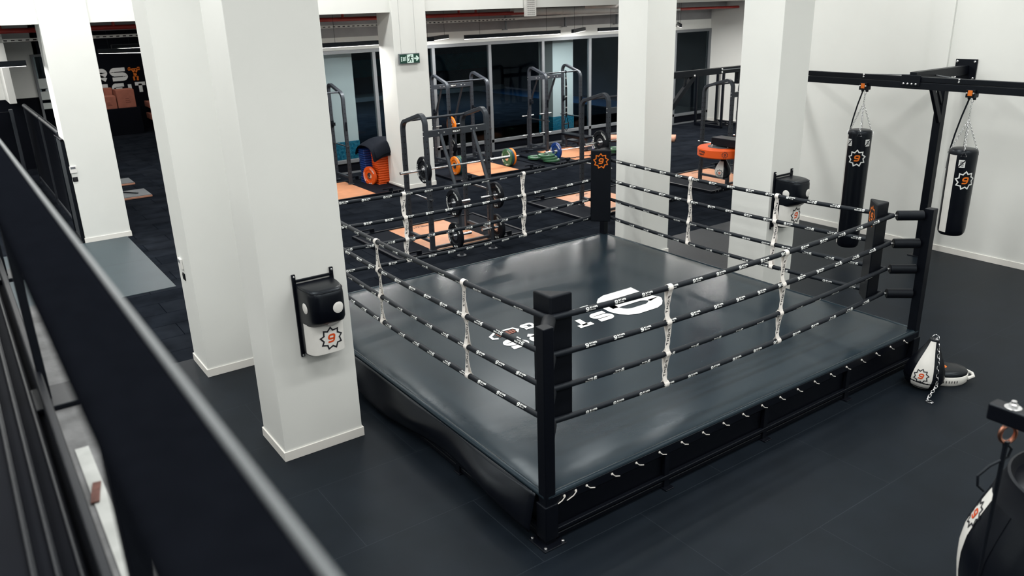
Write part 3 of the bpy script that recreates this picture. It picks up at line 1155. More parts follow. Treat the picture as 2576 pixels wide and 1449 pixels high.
# ================================================================== HEAVY BAGS ON THE WALL RIG
t = thing('bag_rig', 'black steel punching bag rig bolted to the white right wall', 'bag rig', (12.34, 6.27, 0))
BX = 11.34
m = M()
m.box((BX - .04, -1.2, 2.70), (BX + .04, 7.92, 2.795)); m.box((BX - .032, -1.2, 2.80), (BX + .04, 7.92, 2.87))
build('bag_beam', m, STEEL, t, smooth=False, bevel=.006, seg=2)
m = M(); m.box((BX - .02, 6.16, 2.80), (12.775, 6.26, 2.93)); m.box((BX - .055, 6.08, 2.74), (BX - .03, 6.36, 2.89)); build('wall_arm', m, STEEL, t, smooth=False, bevel=.005, seg=2)
m = M(); m.box((12.775, 6.05, 2.71), (12.8, 6.37, 3.02)); wp = build('wall_plate', m, STEEL, t, smooth=False, bevel=.004, seg=1)
build_each('plate_bolt', [bolt((12.775, yy, zz), (-1, 0, 0), .018, .02) for yy in (6.08, 6.34) for zz in (2.745, 2.985)], BOLT, wp)
m = M(); m.box((12.28, 6.215, 0), (12.40, 6.335, 2.80)); m.box((12.22, 6.15, 0), (12.46, 6.4, .012)); build('support_post', m, STEEL, t, smooth=False, bevel=.006, seg=2)
m = M(); m.bar((11.86, 6.24, 2.80), (12.29, 6.24, 2.14), .09, .05, (0, 1, 0)); m.bar((12.0, 6.24, 2.80), (12.29, 6.24, 2.40), .05, .03, (0, 1, 0)); build('brace', m, STEEL, t, smooth=False, bevel=.004, seg=1)
for yy in (5.55, 6.95):
    m = M(); m.bar((11.9, 6.21, 2.85), (BX, yy, 2.865), .02, .012); build('tie_rod', m, ALU, t, smooth=False)
build_each('beam_bolt', [bolt((BX - .055, yy, 2.77), (-1, 0, 0), .014, .016) for yy in (6.13, 6.19, 6.25, 6.31)] + [bolt((BX - .032, yy, zz), (-1, 0, 0), .014, .016) for yy in (5.55, 6.95) for zz in (2.83, 2.86)], BOLT, t)


def chain(m, p0, p1, ln=.034, wd=.011, r=.0026, slack=0.0):
    p0, p1 = V(p0), V(p1)
    L = (p1 - p0).length
    n = max(2, int(L / (ln * .72)))
    d0 = (p1 - p0).normalized()
    for i in range(n):
        t_ = (i + .5) / n
        c = p0.lerp(p1, t_) + V((0, 0, -slack * 4 * t_ * (1 - t_)))
        d = d0
        a = d.cross(V((.3, .9, .2))).normalized()
        b = d.cross(a)
        w = a if i % 2 else b
        m.tube([c + d * (ln / 2 * cos(q)) + w * (wd * sin(q)) for q in [2 * pi * k / 8 for k in range(8)]], r, 5, closed=True)


def heavy_bag(y, ztop, zbot, R, em_off, stripe, label):
    x = BX
    t = thing('punching_bag', label, 'punching bag', (x, y, zbot), group=None)
    # trolley
    m = M(); m.box((x - .078, y - .06, 2.64), (x - .041, y + .06, 2.745)); m.box((x - .041, y - .06, 2.64), (x + .04, y + .06, 2.698)); m.lathe([(.02, 0), (.02, .05)], (x - .01, y - .035, 2.61), (0, 0, 1), 12); m.lathe([(.02, 0), (.02, .05)], (x - .01, y + .035, 2.61), (0, 0, 1), 12)
    tr = build('trolley', m, STEEL, t, smooth=False, bevel=.006, seg=2)
    m = M(); m.box((x - .086, y - .03, 2.665), (x - .078, y + .03, 2.737)); build('trolley_badge', m, PRINTO, tr, smooth=False, bevel=.003, seg=1)
    build_each('trolley_bolt', [bolt((x - .078, y + yy, 2.70), (-1, 0, 0), .012, .012) for yy in (-.045, .045)], BOLT, tr)
    zr = ztop + .40
    m = M()
    m.tube([(x - .01, y - .01 + .016 * sin(a), 2.60 + .03 * cos(a)) for a in [2 * pi * k / 12 for k in range(12)]], .004, 6, closed=True)
    chain(m, (x - .01, y - .01, 2.58), (x, y, zr))
    for k in range(4):
        a = .5 + k * pi / 2
        e = V((x + R * .93 * cos(a), y + R * .93 * sin(a), ztop - .035))
        chain(m, (x, y, zr), e)
        # D ring at the rim
        o = V((cos(a), sin(a), 0)); s_ = V((-sin(a), cos(a), 0))
        b = e + o * (R * .09)
        m.tube([b + V((0, 0, .03)), b + s_ * .035 - V((0, 0, .035)), b - s_ * .035 - V((0, 0, .035))], .0045, 6, closed=True)
    build('hanging_chain', m, CHROME, t)
    m = M()
    e = V((x - .02, y + R * .98, ztop - .04))
    p0 = V((x - .01, y + .035, 2.61))
    m.sweep([(-.011, -.002), (.011, -.002), (.011, .002), (-.011, .002)], [p0, p0.lerp(e, .33) + V((0, .012, 0)), p0.lerp(e, .66) + V((0, .012, 0)), e, e - V((0, -.008, .25))], up=(1, 0, 0))
    build('safety_strap', m, PADV, t)
    rad = lambda z: R * (1 - .04 * ((ztop - z) / (ztop - zbot)))
    prof = [(R * .2, zbot), (R * .8, zbot + .01), (rad(zbot) * .95, zbot + .04), (rad(zbot), zbot + .09)]
    for i in range(1, 9):
        z = zbot + .09 + (ztop - .15 - zbot) * i / 9
        prof.append((rad(z), z))
    prof += [(R, ztop - .05), (R * .985, ztop - .02), (R * .93, ztop), (R * .8, ztop + .012), (R * .4, ztop + .02), (R * .1, ztop + .022)]
    m = M(); m.lathe(prof, (x, y, 0), (0, 0, 1), 40)
    body = build('bag_body', m, VINYL, t, ang=50)
    face = atan2(-y, -x)

    def cyl(z0, a0, off):
        def f(u, v):
            z = z0 + v
            a = a0 + u / R
            r = rad(z) + off
            return (x + r * cos(a), y + r * sin(a), z)
        return f
    put_emblem(body, cyl(ztop - .40, face + em_off, .003), .125, PRINTW, PRINTO, 3)
    for da in ((-.85, .75) if em_off < .1 else (.02,)):
        m = M()
        f_ = cyl(ztop - .17, face + da, .003)
        m.quads([[(-.04, -.052), (.04, -.052), (.04, .052), (-.04, .052)]], f_, 5, 0)
        f_ = cyl(ztop - .17, face + da, .0042)
        for q in (stroke([(-.042, -.05), (.042, .05)], .016), stroke([(-.022, .024), (.012, .024)], .010), stroke([(-.022, .002), (-.004, .002)], .010), stroke([(-.008, -.028), (.022, -.028)], .010), stroke([(.006, -.006), (.022, -.006)], .010)):
            m.quads(q, f_, 2, 1)
        build('square_logo', m, [PRINTW, PRINTK], body)
    m = M()
    w = stripe
    m.quads([[(-w, zbot + .06), (w, zbot + .06), (w, ztop - .06), (-w, ztop - .06)]], lambda u, v: cyl(0, face - (.68 if em_off > .1 else 1.42), .0035)(u, v), 16)
    build('white_stripe', m, WVINYL, body)
    return t


heavy_bag(6.92, 2.04, .205, .172, -.04, .05, 'long black punching bag, nearly floor length, hanging nearer the columns')
heavy_bag(5.36, 1.945, .74, .185, .42, .055, 'short black punching bag with white side stripe hanging beside the rig post')

# ---- second rig: steel beam between the column behind the ring and the corner wall
t = thing('bag_rig', 'black steel beam rig with a diagonal brace high behind the ring corner column', 'bag rig', (9.40, 9.25, 2.1))
m = M(); m.box((9.40, 9.20, 2.795), (12.80, 9.30, 2.895)); build('bag_beam', m, STEEL, t, smooth=False, bevel=.005, seg=2)
m = M(); m.box((9.37, 9.12, 2.05), (9.40, 9.38, 3.0)); build('mounting_plate', m, STEEL, t, smooth=False, bevel=.004, seg=1)
m = M(); m.bar((9.42, 9.25, 2.10), (10.16, 9.25, 2.80), .08, .07, (0, 1, 0)); m.bar((9.95, 9.25, 2.62), (9.98, 9.25, 2.79), .04, .04, (0, 1, 0)); build('brace', m, STEEL, t, smooth=False, bevel=.004, seg=1)
build_each('beam_bolt', [bolt((xx, 9.2, zz), (0, -1, 0), .02, .022) for xx, zz in ((9.46, 2.80), (10.12, 2.81), (10.78, 2.87), (10.78, 2.82))], BOLT, t)
m = M(); m.bar((10.78, 9.19, 2.86), (12.2, 9.19, 2.86), .02, .012); build('tie_rod', m, ALU, t, smooth=False)
m = M(); m.box((11.22, 9.21, 2.60), (11.30, 9.29, 2.795)); m.bar((11.17, 9.2, 2.67), (11.24, 9.2, 2.67), .02, .02); build('hanging_bracket', m, STEEL, t, smooth=False, bevel=.004, seg=1)

# ---- speed bag platform behind the right column, with its bag
t = thing('speed_bag_platform', 'round orange speed bag platform on a black bracket beside the right column', 'speed bag platform', (9.13, 7.23, 1.9))
pc = V((9.13, 7.70, 1.90))
m = M(); m.lathe([(.27, -.065), (.335, -.065), (.35, -.05), (.35, .05), (.335, .065), (.20, .065), (.20, .03)], pc, (0, 0, 1), 48)
ds = build('drum_board', m, PL_DORANGE, t)
m = M(); m.lathe([(.01, -.06), (.30, -.06), (.30, -.045), (.01, -.045)], pc, (0, 0, 1), 40); m.lathe([(.01, .055), (.205, .055), (.205, .072), (.01, .072)], pc, (0, 0, 1), 40)
build('top_plate', m, GREYPLATE, t)
m = M(); m.box((9.02, 7.23, 1.99), (9.24, 7.82, 2.10)); m.box((8.95, 7.232, 1.75), (9.31, 7.262, 2.2)); build('wall_bracket', m, STEEL, t, smooth=False, bevel=.008, seg=2)
build_each('plate_bolt', [bolt((pc.x + .16 * cos(a * pi / 2 + 2.8), pc.y + .16 * sin(a * pi / 2 + 2.8), pc.z + .072), (0, 0, 1), .012, .034) for a in range(4)], BOLT, t)
face = atan2(-pc.y, -pc.x)
cyf = lambda a0, off: (lambda u, v: (pc.x + (.35 + off) * cos(a0 + u / .35), pc.y + (.35 + off) * sin(a0 + u / .35), pc.z + v))
put_emblem(ds, cyf(face + .12, .002), .045, PRINTK, PRINTK, 2)
m = M()
for z_, s_ in ((.006, 'STARS'), (-.03, 'FIGHT')):
    q, w = text(s_, .028, aspect=.9, th=.26, gap=.15, ch=0)
    m.quads([[(a - w / 2, b + z_) for a, b in k] for k in q], cyf(face - .95, .002), 2)
build('board_lettering', m, PRINTK, ds)
t = thing('speed_bag', 'small black and white speed bag hanging under the orange platform', 'speed bag', (9.13, 7.68, 1.5))
sx_, sy_ = 9.13, 7.66
prof = [(.01, 1.50), (.05, 1.504), (.09, 1.53), (.112, 1.575), (.115, 1.61), (.105, 1.66), (.08, 1.71), (.05, 1.76), (.025, 1.80), (.014, 1.825)]
m = M(); m.lathe(prof, (sx_, sy_, 0), (0, 0, 1), 28); b = build('bag_body', m, VINYL, t, ang=60)


def patch(prof, o, a0, a1, off, z0, z1, n=14):
    """strip of a lathe surface between two angles"""
    mm = M()

    def rad(z):
        for (r1, q1), (r2, q2) in zip(prof[:-1], prof[1:]):
            if q1 <= z <= q2:
                return r1 + (r2 - r1) * (z - q1) / (q2 - q1)
        return prof[-1][0]
    mm.quads([[(a0, z0), (a1, z0), (a1, z1), (a0, z1)]], lambda a, z: (o[0] + (rad(z) + off) * cos(a), o[1] + (rad(z) + off) * sin(a), o[2] + z), n)
    return mm, rad


face = atan2(-sy_, -sx_)
m, rad_ = patch(prof, (sx_, sy_, 0), face - 1.5, face + .05, .002, 1.504, 1.76)
wp = build('white_panel', m, WVINYL, b)
put_emblem(wp, lambda u, v: (sx_ + (rad_(1.60 + v) + .004) * cos(face - .45 + u / .115), sy_ + (rad_(1.60 + v) + .004) * sin(face - .45 + u / .115), 1.60 + v), .05, PRINTK, PRINTR, 2)
m = M(); m.lathe([(.02, 0), (.02, .03), (.01, .04)], (sx_, sy_, 1.815), (0, 0, 1), 12); build('swivel', m, BOLT, t)

# ---- pear bag with chain and the punch mitt on the floor
o = V((7.99, 3.83, 0))
t = thing('pear_punching_bag', 'black and white pear shaped punching bag standing on floor by ring corner', 'punching bag', o)
prof = [(.04, .0), (.12, .006), (.17, .04), (.198, .10), (.20, .15), (.185, .22), (.15, .31), (.105, .40), (.07, .47), (.05, .53), (.045, .545)]
tilt = Matrix.Rotation(.10, 3, 'X') @ Matrix.Rotation(.06, 3, 'Y')
Tm = lambda p: tuple(o + tilt @ (V(p)))
m = M(); m.lathe(prof, (0, 0, .006), (0, 0, 1), 36); m.v = [Tm(p) for p in m.v]; b = build('bag_body', m, VINYL, t, ang=60)
face = atan2(-o.y, -o.x)
m, rad2 = patch(prof, (0, 0, .006), face - .62, face + .42, .002, .008, .53); m.v = [Tm(p) for p in m.v]
wp = build('white_panel', m, WVINYL, b)
m, _r = patch(prof, (0, 0, .006), face + 2.5, face + 3.5, .002, .008, .53); m.v = [Tm(p) for p in m.v]; build('white_panel', m, WVINYL, b)
put_emblem(wp, lambda u, v: Tm(((rad2(.175 + v) + .004) * cos(face - .15 + u / .195), (rad2(.175 + v) + .004) * sin(face - .15 + u / .195), .181 + v)), .075, PRINTK, PRINTR, 2)
m = M()
top = V(Tm((0, 0, .56)))
rt_ = V((.815, -.578, 0))
m.tube([top + V((0, 0, .012)) + rt_ * (.03 * cos(a)) + V((0, 0, 1)) * (.028 * sin(a)) for a in [2 * pi * k / 14 for k in range(14)]], .0045, 6, closed=True)
tw_ = V((-.59, -.80, 0))
q0 = top + rt_ * .03 + V((0, 0, .02))
q1 = V((o.x, o.y, .10)) + tw_ * .225 + rt_ * .05
q2 = V((7.70, 3.60, .012))
chain(m, q0, q0.lerp(q1, .5) + tw_ * .02, .05, .014, .004); chain(m, q0.lerp(q1, .5) + tw_ * .02, q1, .05, .014, .004); chain(m, q1, q2, .05, .014, .004)
m.tube([q2 + V((-.03, -.04, 0)) + V((.026 * cos(a), .034 * sin(a), .0)) for a in [2 * pi * k / 12 for k in range(12)]], .006, 6, closed=True)
build('hanging_chain', m, CHROME, t)

o = V((8.30, 3.74, 0))
t = thing('punch_mitt', 'round black punch mitt with white rim lying flat behind pear bag', 'punch mitt', o)
ell = lambda k, z: [(o.x + k * (.235 * cos(a) * .82 + .175 * sin(a) * .578), o.y + k * (-.235 * cos(a) * .578 + .175 * sin(a) * .82), z) for a in [2 * pi * i / 40 for i in range(40)]]


def stack_rings(rings):
    m = M()
    n = len(rings[0])
    vs = [p for r in rings for p in r]
    fs = [(i * n + a, i * n + (a + 1) % n, (i + 1) * n + (a + 1) % n, (i + 1) * n + a) for i in range(len(rings) - 1) for a in range(n)]
    fs += [tuple(reversed(range(n))), tuple((len(rings) - 1) * n + a for a in range(n))]
    m.add(vs, fs)
    return m


build('rim', stack_rings([ell(.90, 0), ell(.98, .02), ell(1.0, .06), ell(.985, .10), ell(.95, .105)]), WVINYL, t, ang=50)
tp = build('cushion_top', stack_rings([ell(.955, .10), ell(.95, .125), ell(.88, .145), ell(.6, .155), ell(.2, .158)]), VINYL, t, ang=60)
ftop = lambda u, v: (o.x - .02 + u * .95 + v * .5, o.y + .03 - u * .55 + v * .8, .158 + .002 - .03 * (u * u + v * v) / .03)
star, nine = emblem(.115)
m = M(); m.quads(star, ftop, 2); build('printed_emblem', m, PRINTW, tp)
m = M(); m.quads([[(-.05, -.045), (.05, -.05), (.055, .045), (-.045, .05)]], ftop, 4); build('orange_print', m, PRINTO, tp)
m = M(); e = V((.82, -.578, 0)); s_ = V((.578, .82, 0)); c = o + V((0, 0, .06))
m.tube([c + e * .20 + s_ * .10, c + e * .27 + s_ * .08 + V((0, 0, .01)), c + e * .295 + V((0, 0, .01)), c + e * .27 - s_ * .07 + V((0, 0, .01)), c + e * .19 - s_ * .10], .017, 10)
build('handle_loop', m, WVINYL, t)
m = M()
for i in range(9):
    a = -2.35 + i * .12
    pa = V((o.x + 1.0 * (.235 * cos(a) * .82 + .175 * sin(a) * .578), o.y + 1.0 * (-.235 * cos(a) * .578 + .175 * sin(a) * .82), .055))
    m.bar(pa + V((-.003, -.004, -.012)), pa + V((-.003, -.004, .014)), .005, .005)
build('stitching', m, PRINTK, t, smooth=False)

# ---- lower right: stand arm with eye bolt and cord, and the large wrecking ball bag
t = thing('bag_stand_arm', 'black square steel arm with copper eye bolt and hanging black cord', 'steel arm', (3.47, -1.3, 0))
ax = 3.487
m = M(); m.box((ax - .038, -1.3, 2.225), (ax + .038, 1.355, 2.302)); build('arm_tube', m, STEEL, t, smooth=False, bevel=.008, seg=3)
m = M(); m.box((ax - .045, -1.39, 0), (ax + .045, -1.30, 2.34)); m.box((ax - .2, -1.55, 0), (ax + .2, -1.15, .012)); build('stand_post', m, STEEL, t, smooth=False, bevel=.006)
eb = V((ax, 1.27, 2.302))
m = M(); m.lathe([(.034, 0), (.034, .004)], eb, (0, 0, 1), 24); m.lathe([(.019, .004), (.019, .018), (.012, .02), (.012, .032), (.008, .034)], eb, (0, 0, 1), 6); m.lathe([(.03, -.006), (.03, 0)], eb - V((0, 0, .077)), (0, 0, 1), 20)
build('eye_bolt_nut', m, BOLT, t, smooth=False, bevel=.001, seg=1)
m = M()
ec = eb - V((0, 0, .077 + .05))
m.tube([ec + rt_ * (.034 * sin(a)) + V((0, 0, .042 * cos(a))) for a in [2 * pi * k / 20 for k in range(20)]], .0095, 8, closed=True); m.lathe([(.009, 0), (.009, .02)], ec + V((0, 0, .038)), (0, 0, 1), 10)
build('eye_bolt', m, COPPER, t)
m = M()
kn = ec - V((0, 0, .045))
m.tube([kn + V((0, 0, .012)), kn - V((0, 0, .02)), kn - V((0, 0, .9))], [.017, .011, .0058], 8)
m.tube([kn, kn + rt_ * .03 - V((0, 0, .03)), kn + rt_ * .022 - V((0, 0, .07)), kn - rt_ * .05 - V((0, 0, .115)), kn - rt_ * .095 - V((0, 0, .165)), kn - rt_ * .088 - V((0, 0, .215)), kn - rt_ * .055 - V((0, 0, .245))], .0062, 8)
build('cord', m, ROPE, t)
o = V((4.06, 1.07, 0))
t = thing('wrecking_ball_bag', 'huge round black punching bag with white emblem stripe, cut off at frame corner', 'punching bag', (o.x, o.y, .72))
prof = [(.05, .73), (.20, .755), (.34, .83), (.43, .94), (.48, 1.08), (.496, 1.20), (.498, 1.30), (.486, 1.40), (.455, 1.50), (.41, 1.62), (.375, 1.70), (.36, 1.735)]
m = M(); m.lathe(prof, o, (0, 0, 1), 56); b = build('bag_body', m, VINYL, t, ang=70)
m = M(); m.lathe([(.405, 1.645), (.366, 1.735), (.358, 1.775), (.345, 1.78), (.32, 1.73)], o, (0, 0, 1), 48, cap=False); build('collar', m, PADV, t)
left_dir = radians(119)
m, rad3 = patch(prof, o, left_dir - .12, left_dir + .13, .002, .80, 1.65, 24); wp = build('white_stripe', m, WVINYL, b)
put_emblem(wp, lambda u, v: (o.x + (rad3(1.50 + v) + .005) * cos(left_dir + u / .46), o.y + (rad3(1.50 + v) + .005) * sin(left_dir + u / .46), 1.50 + v), .075, PRINTK, PRINTR, 3)
m = M()
for k in range(6):
    a = left_dir + .55 + k * pi / 3
    pts = [V((o.x + (r + .001) * cos(a), o.y + (r + .001) * sin(a), z)) for r, z in prof[1:]]
    m.tube(pts, .003, 5)
build('panel_seams', m, PADV, b)
m = M()
for k in range(4):
    a = left_dir + .8 + k * pi / 2
    m.sweep([(-.025, -.002), (.025, -.002), (.025, .002), (-.025, .002)], [(o.x + .345 * cos(a), o.y + .345 * sin(a), 1.74), (o.x + .2 * cos(a), o.y + .2 * sin(a), 2.3), (o.x, o.y, 2.75)], up=(cos(a), sin(a), 0))
m.tube([(o.x, o.y, 2.72), (o.x, o.y, HC)], .012, 8)
build('hanging_strap', m, WVINYL, t)

# ================================================================== GYM BEHIND: LIFTING PLATFORMS
def make_platform():
    t = thing('lifting_platform', '', 'lifting platform')
    hw, hy = 1.33, .93
    m = M()
    for y in (-hy, hy - .05):
        m.box((-hw, y, 0), (hw, y + .05, .055))
    for x in (-hw, hw - .05):
        m.box((x, -hy + .05, 0), (x + .05, hy - .05, .055))
    f = build('frame', m, STEEL, t, smooth=False, bevel=.004, seg=1)
    build_each('frame_bolt', [bolt((sx * x, -hy, .03), (0, -1, 0), .009, .005) for sx in (-1, 1) for x in (1.1, 1.2, .95)], BOLT, f)
    for sx in (-1, 1):
        m = M(); m.box((min(sx * .60, sx * 1.28), -hy + .05, 0), (max(sx * .60, sx * 1.28), hy - .05, .036)); build('rubber_pad', m, RUBBER, t, smooth=False)
    m = M(); m.box((-.598, -hy + .05, 0), (.598, hy - .05, .034)); d = build('wood_deck', m, WOOD, t, smooth=False)
    m = M(); q, w = text('ROCKIT', .07, aspect=.75, th=.24, gap=.15, ch=0); m.quads([[(a - w / 2, b) for a, b in k] for k in q], lambda u, v: (-u, hy - .17 - v, .0352)); q, w = text('TRAINING', .03, aspect=.75, th=.24, gap=.15, ch=0); m.quads([[(a - w / 2, b - .05) for a, b in k] for k in q], lambda u, v: (-u, hy - .17 - v, .0352))
    build('deck_lettering', m, PRINTK, d)
    for sx in (-1, 1):
        for sy in (-1, 1):
            m = M(); m.box((sx * .93 - .04, sy * (hy - .025) - .02, .05), (sx * .93 + .04, sy * (hy - .025) + .02, .12)); m.bar((sx * .93 - .21, sy * (hy - .025), .115), (sx * .93 + .04, sy * (hy - .025), .115), .022, .022)
            build('band_peg', m, STEEL, t, smooth=False)
    return t


proto = make_platform()
PLATS = [(7.00, 12.36, 'wood and rubber lifting platform under the rack beside left ring ropes'), (11.0, 12.36, 'wood and rubber lifting platform under the rack behind the far ring corner'),
         (14.55, 12.30, 'wood and rubber lifting platform under the rack seen between the right columns'), (7.05, 17.12, 'wood and rubber lifting platform by the leaning orange plate'),
         (11.05, 17.12, 'wood and rubber lifting platform under the floor barbell with orange end plates'), (14.10, 17.12, 'wood and rubber lifting platform beside the pile of green plates')]
for i, (x, y, lb) in enumerate(PLATS):
    if i == 0:
        proto.location = (x, y, 0); proto['label'] = lb; proto['group'] = 'lifting platforms'
    else:
        dup(proto, (x, y, 0), 0, lb, 'lifting platforms')


# ------------------------------------------------------------------ power racks
def make_rack():
    t = thing('power_rack', '', 'power rack')
    LO, HI = 2.17, 2.32
    r = .15
    prof = [(-.03, -.04), (.03, -.04), (.03, .04), (-.03, .04)]
    for sx in (-1, 1):
        x = sx * .60
        m = M()
        pts = [(x, .395, .036), (x, .395, LO - r)]
        for i in range(1, 7):
            a = i / 6 * pi / 2
            pts.append((x, .395 - r * (1 - cos(a)), LO - r + r * sin(a) + .012 * i / 6))
        for i in range(0, 6):
            a = pi / 2 - i / 6 * pi / 2
            pts.append((x, -.395 + r * (1 - cos(a)), HI - r + r * sin(a)))
        pts += [(x, -.395, HI - r), (x, -.395, .036)]
        m.sweep(prof, pts, up=(1, 0, 0))
        for y in (.395, -.395):
            m.lathe([(.075, 0), (.075, .012)], (x, y, .0365), (0, 0, 1), 18)
        fr = build('side_frame', m, RACKM, t, smooth=True, bevel=.006, seg=2, ang=25)
        m = M()
        for y in (.395, -.395):
            z = .30
            while z < 1.98:
                for nx, ny in ((1, 0), (-1, 0), (0, 1), (0, -1)):
                    dd = .0305 if ny else .0405
                    # one dark disc on every face
                    m.lathe([(.0125, -.002), (.0125, .0006)], (x + nx * .0405, y + ny * .0305, z), (nx, ny, 0), 10)
                z += .10
        build('adjustment_holes', m, HOLE, fr, smooth=False)
        build_each('frame_bolt', [bolt((x + sx * .040, -.395, zz), (sx, 0, 0), .011, .011) for zz in (2.06, 1.99)], BOLT, fr)
        m = M(); m.tube([(x, .50, .93), (x, -.50, .93)], .016, 10); build('safety_bar', m, CHROME, t)
        m = M(); m.bar((x, .37, .19), (x, -.37, .19), .05, .05); build('lower_stretcher', m, RACKM, t, smooth=False, bevel=.005, seg=1)
        # storage side: curved brace down to a post with two pegs
        px = sx * .32
        m = M()
        m.tube([(px, -.395, 2.0), (px, -.46, 1.86), (px, -.62, 1.55), (px, -.76, 1.25), (px, -.84, 1.05), (px, -.875, .88), (px, -.88, .70), (px, -.88, .04)], .03, 12)
        br = build('storage_brace', m, RACKM, t)
        m = M(); m.lathe([(.08, 0), (.08, .012), (.035, .02), (.035, .06)], (px, -.88, 0), (0, 0, 1), 20); build('foot', m, RACKM, br)
        for z in (.93, .37):
            m = M(); m.tube([(px - .21, -.88, z), (px + .21, -.88, z)], .024, 12); build('plate_peg', m, CHROME, br)
        m = M(); m.box((x - .02, .435, 1.30), (x + .02, .445, 1.50)); m.box((x - .02, -.39 - .06, 1.44), (x + .02, -.39 - .045, 1.46)); build('hook_plate', m, STEEL, t, smooth=False)
        m = M(); m.box((x - .035, -.355, 1.31), (x + .035, -.345, 1.47)); m.box((x - .03, -.345, 1.35), (x + .03, -.245, 1.385)); m.box((x - .03, -.255, 1.385), (x + .03, -.245, 1.43)); build('bar_hook', m, STEEL, t, smooth=False, bevel=.003, seg=1)
    m = M(); m.tube([(-.60, .27, LO + .01), (.60, .27, LO + .01)], .021, 12); build('pull_up_bar', m, RACKM, t)
    m = M(); m.box((-.57, -.425, 1.965), (.57, -.365, 2.075)); cb = build('crossbeam', m, RACKM, t, smooth=False, bevel=.006, seg=2)
    for sy, yy in ((1, -.3645), (-1, -.4255)):
        m = M(); m.box((-.11, min(yy, yy + .002 * sy), 1.985), (.06, max(yy, yy + .002 * sy), 2.055)); build('name_plate', m, HOLE, cb, smooth=False)
        m = M(); q, w = text('ROCKIT', .032, aspect=.7, th=.24, gap=.16, ch=0); m.quads([[(a - w / 2, b - .016) for a, b in k] for k in q], (lambda u, v, yy=yy, sy=sy: (-.025 - u * sy, yy + .003 * sy, 2.02 + v))); build('plate_lettering', m, PRINTW, cb)
    build_each('crossbeam_bolt', [bolt((sx * .32 + d_, yy, 2.02), (0, s, 0), .012, .011) for sx in (-1, 1) for d_ in (-.055, .055) for yy, s in ((-.425, -1), (-.365, 1))], BOLT, cb)
    m = M(); m.bar((-.57, -.395, .075), (.57, -.395, .075), .05, .05); build('base_stretcher', m, RACKM, t, smooth=False, bevel=.005, seg=1)
    return t


rk = make_rack()
RACKS = [(7.0, 11.965, 0, 'charcoal power rack nearest the left ring ropes, storing four black plates'), (11.0, 11.965, 0, 'charcoal power rack standing just behind the far ring corner pad'),
         (14.55, 11.965, 0, 'charcoal power rack seen between the two right columns'), (7.05, 18.05, pi, 'charcoal power rack half hidden by the foreground column, by mosaic wall'),
         (11.08, 18.05, pi, 'charcoal power rack against the glazing with an orange plate stored on it'), (14.16, 18.0, pi, 'charcoal power rack against the glazing with suspension straps hanging from it')]
for i, (x, y, rz, lb) in enumerate(RACKS):
    if i == 0:
        rk.location = (x, y, 0); rk.rotation_euler = (0, 0, rz); rk['label'] = lb; rk['group'] = 'power racks'
    else:
        dup(rk, (x, y, 0), rz, lb, 'power racks')


# ------------------------------------------------------------------ plates and barbells
def make_plate(mt, thick=.058, hub=CHROME, R=.225):
    t = thing('weight_plate', '', 'weight plate')
    h = thick / 2
    m = M()
    m.lathe([(.075, -h * .55), (.135, -h * .55), (.15, -h), (R - .012, -h), (R, -h + .010), (R, h - .010), (R - .012, h), (.15, h), (.135, h * .55), (.075, h * .55)], (0, 0, 0), (1, 0, 0), 48, cap=False)
    b = build('rubber_disc', m, mt, t, local=True, ang=30)
    m = M(); m.lathe([(.026, -h * .75), (.05, -h * .75), (.078, -h * .6), (.078, h * .6), (.05, h * .75), (.026, h * .75), (.026, -h * .75)], (0, 0, 0), (1, 0, 0), 32, cap=False)
    build('steel_hub', m, hub, t, local=True, ang=30)
    m = M()
    for sx in (-1, 1):
        for wd, a0, hh in (('ROCKIT', pi * .72, .038), ('TRAINING', -.15, .038), ('20 LB', -pi * .55, .03)):
            q, w = text(wd, hh, aspect=.72, th=.24, gap=.16, ch=0)

            def fn(u, v, a0=a0, w=w, sx=sx, hh=hh):
                rr = .166 + v
                a = a0 - (u - w / 2) / .185
                return (sx * (h + .0008), -sx * rr * cos(a), rr * sin(a))
            m.quads(q, fn, 1)
    build('plate_lettering', m, PRINTW, b, local=True)
    return t


PROTO = {}


def plate(mt, loc, label, group, rot=(0, 0, 0), key=None, **k):
    key = key or mt.name
    if key not in PROTO:
        p = make_plate(mt, **k)
        PROTO[key] = p
        p['label'] = label
        p['group'] = group
    else:
        p = dup(PROTO[key], loc, 0, label, group)
    p.location = loc
    p.rotation_euler = rot
    return p


def barbell(x, y, z, label):
    t = thing('barbell', label, 'barbell', (x, y, z), group='barbells')
    m = M(); m.tube([(x - .66, y, z), (x + .66, y, z)], .0145, 12); build('shaft', m, CHROME, t)
    for s in (-1, 1):
        m = M(); m.tube([(x + s * .69, y, z), (x + s * 1.1, y, z)], .025, 16); sl = build('sleeve', m, CHROME, t)
        m = M(); m.lathe([(.036, 0), (.036, .03)], (x + s * .66 - (.0 if s > 0 else .03), y, z), (1, 0, 0), 20); build('collar', m, CHROME, sl)
    return t


barbell(7.05, 11.70, 1.415, 'chrome barbell racked high beside the left ring ropes, one black plate on it')
plate(PL_BLACK, (6.40, 11.70, 1.415), 'black plate on the racked barbell left of the ring', 'black weight plates')
for sx, xx in ((-1, 6.585), (1, 7.42)):
    for z, nm in ((.93, 'upper'), (.37, 'lower')):
        plate(PL_BLACK, (xx, 11.085, z), 'black plate stored on the %s %s peg of the rack by the left ring ropes' % (nm, 'left' if sx < 0 else 'right'), 'black weight plates')
barbell(11.02, 11.70, 1.415, 'chrome barbell racked behind the far ring corner with black plates')
plate(PL_BLACK, (10.32, 11.70, 1.415), 'black plate on the barbell racked above the far ring corner pad', 'black weight plates')
plate(PL_BLACK, (11.74, 11.70, 1.415), 'black plate on the hidden end of the barbell behind the far ring corner', 'black weight plates')
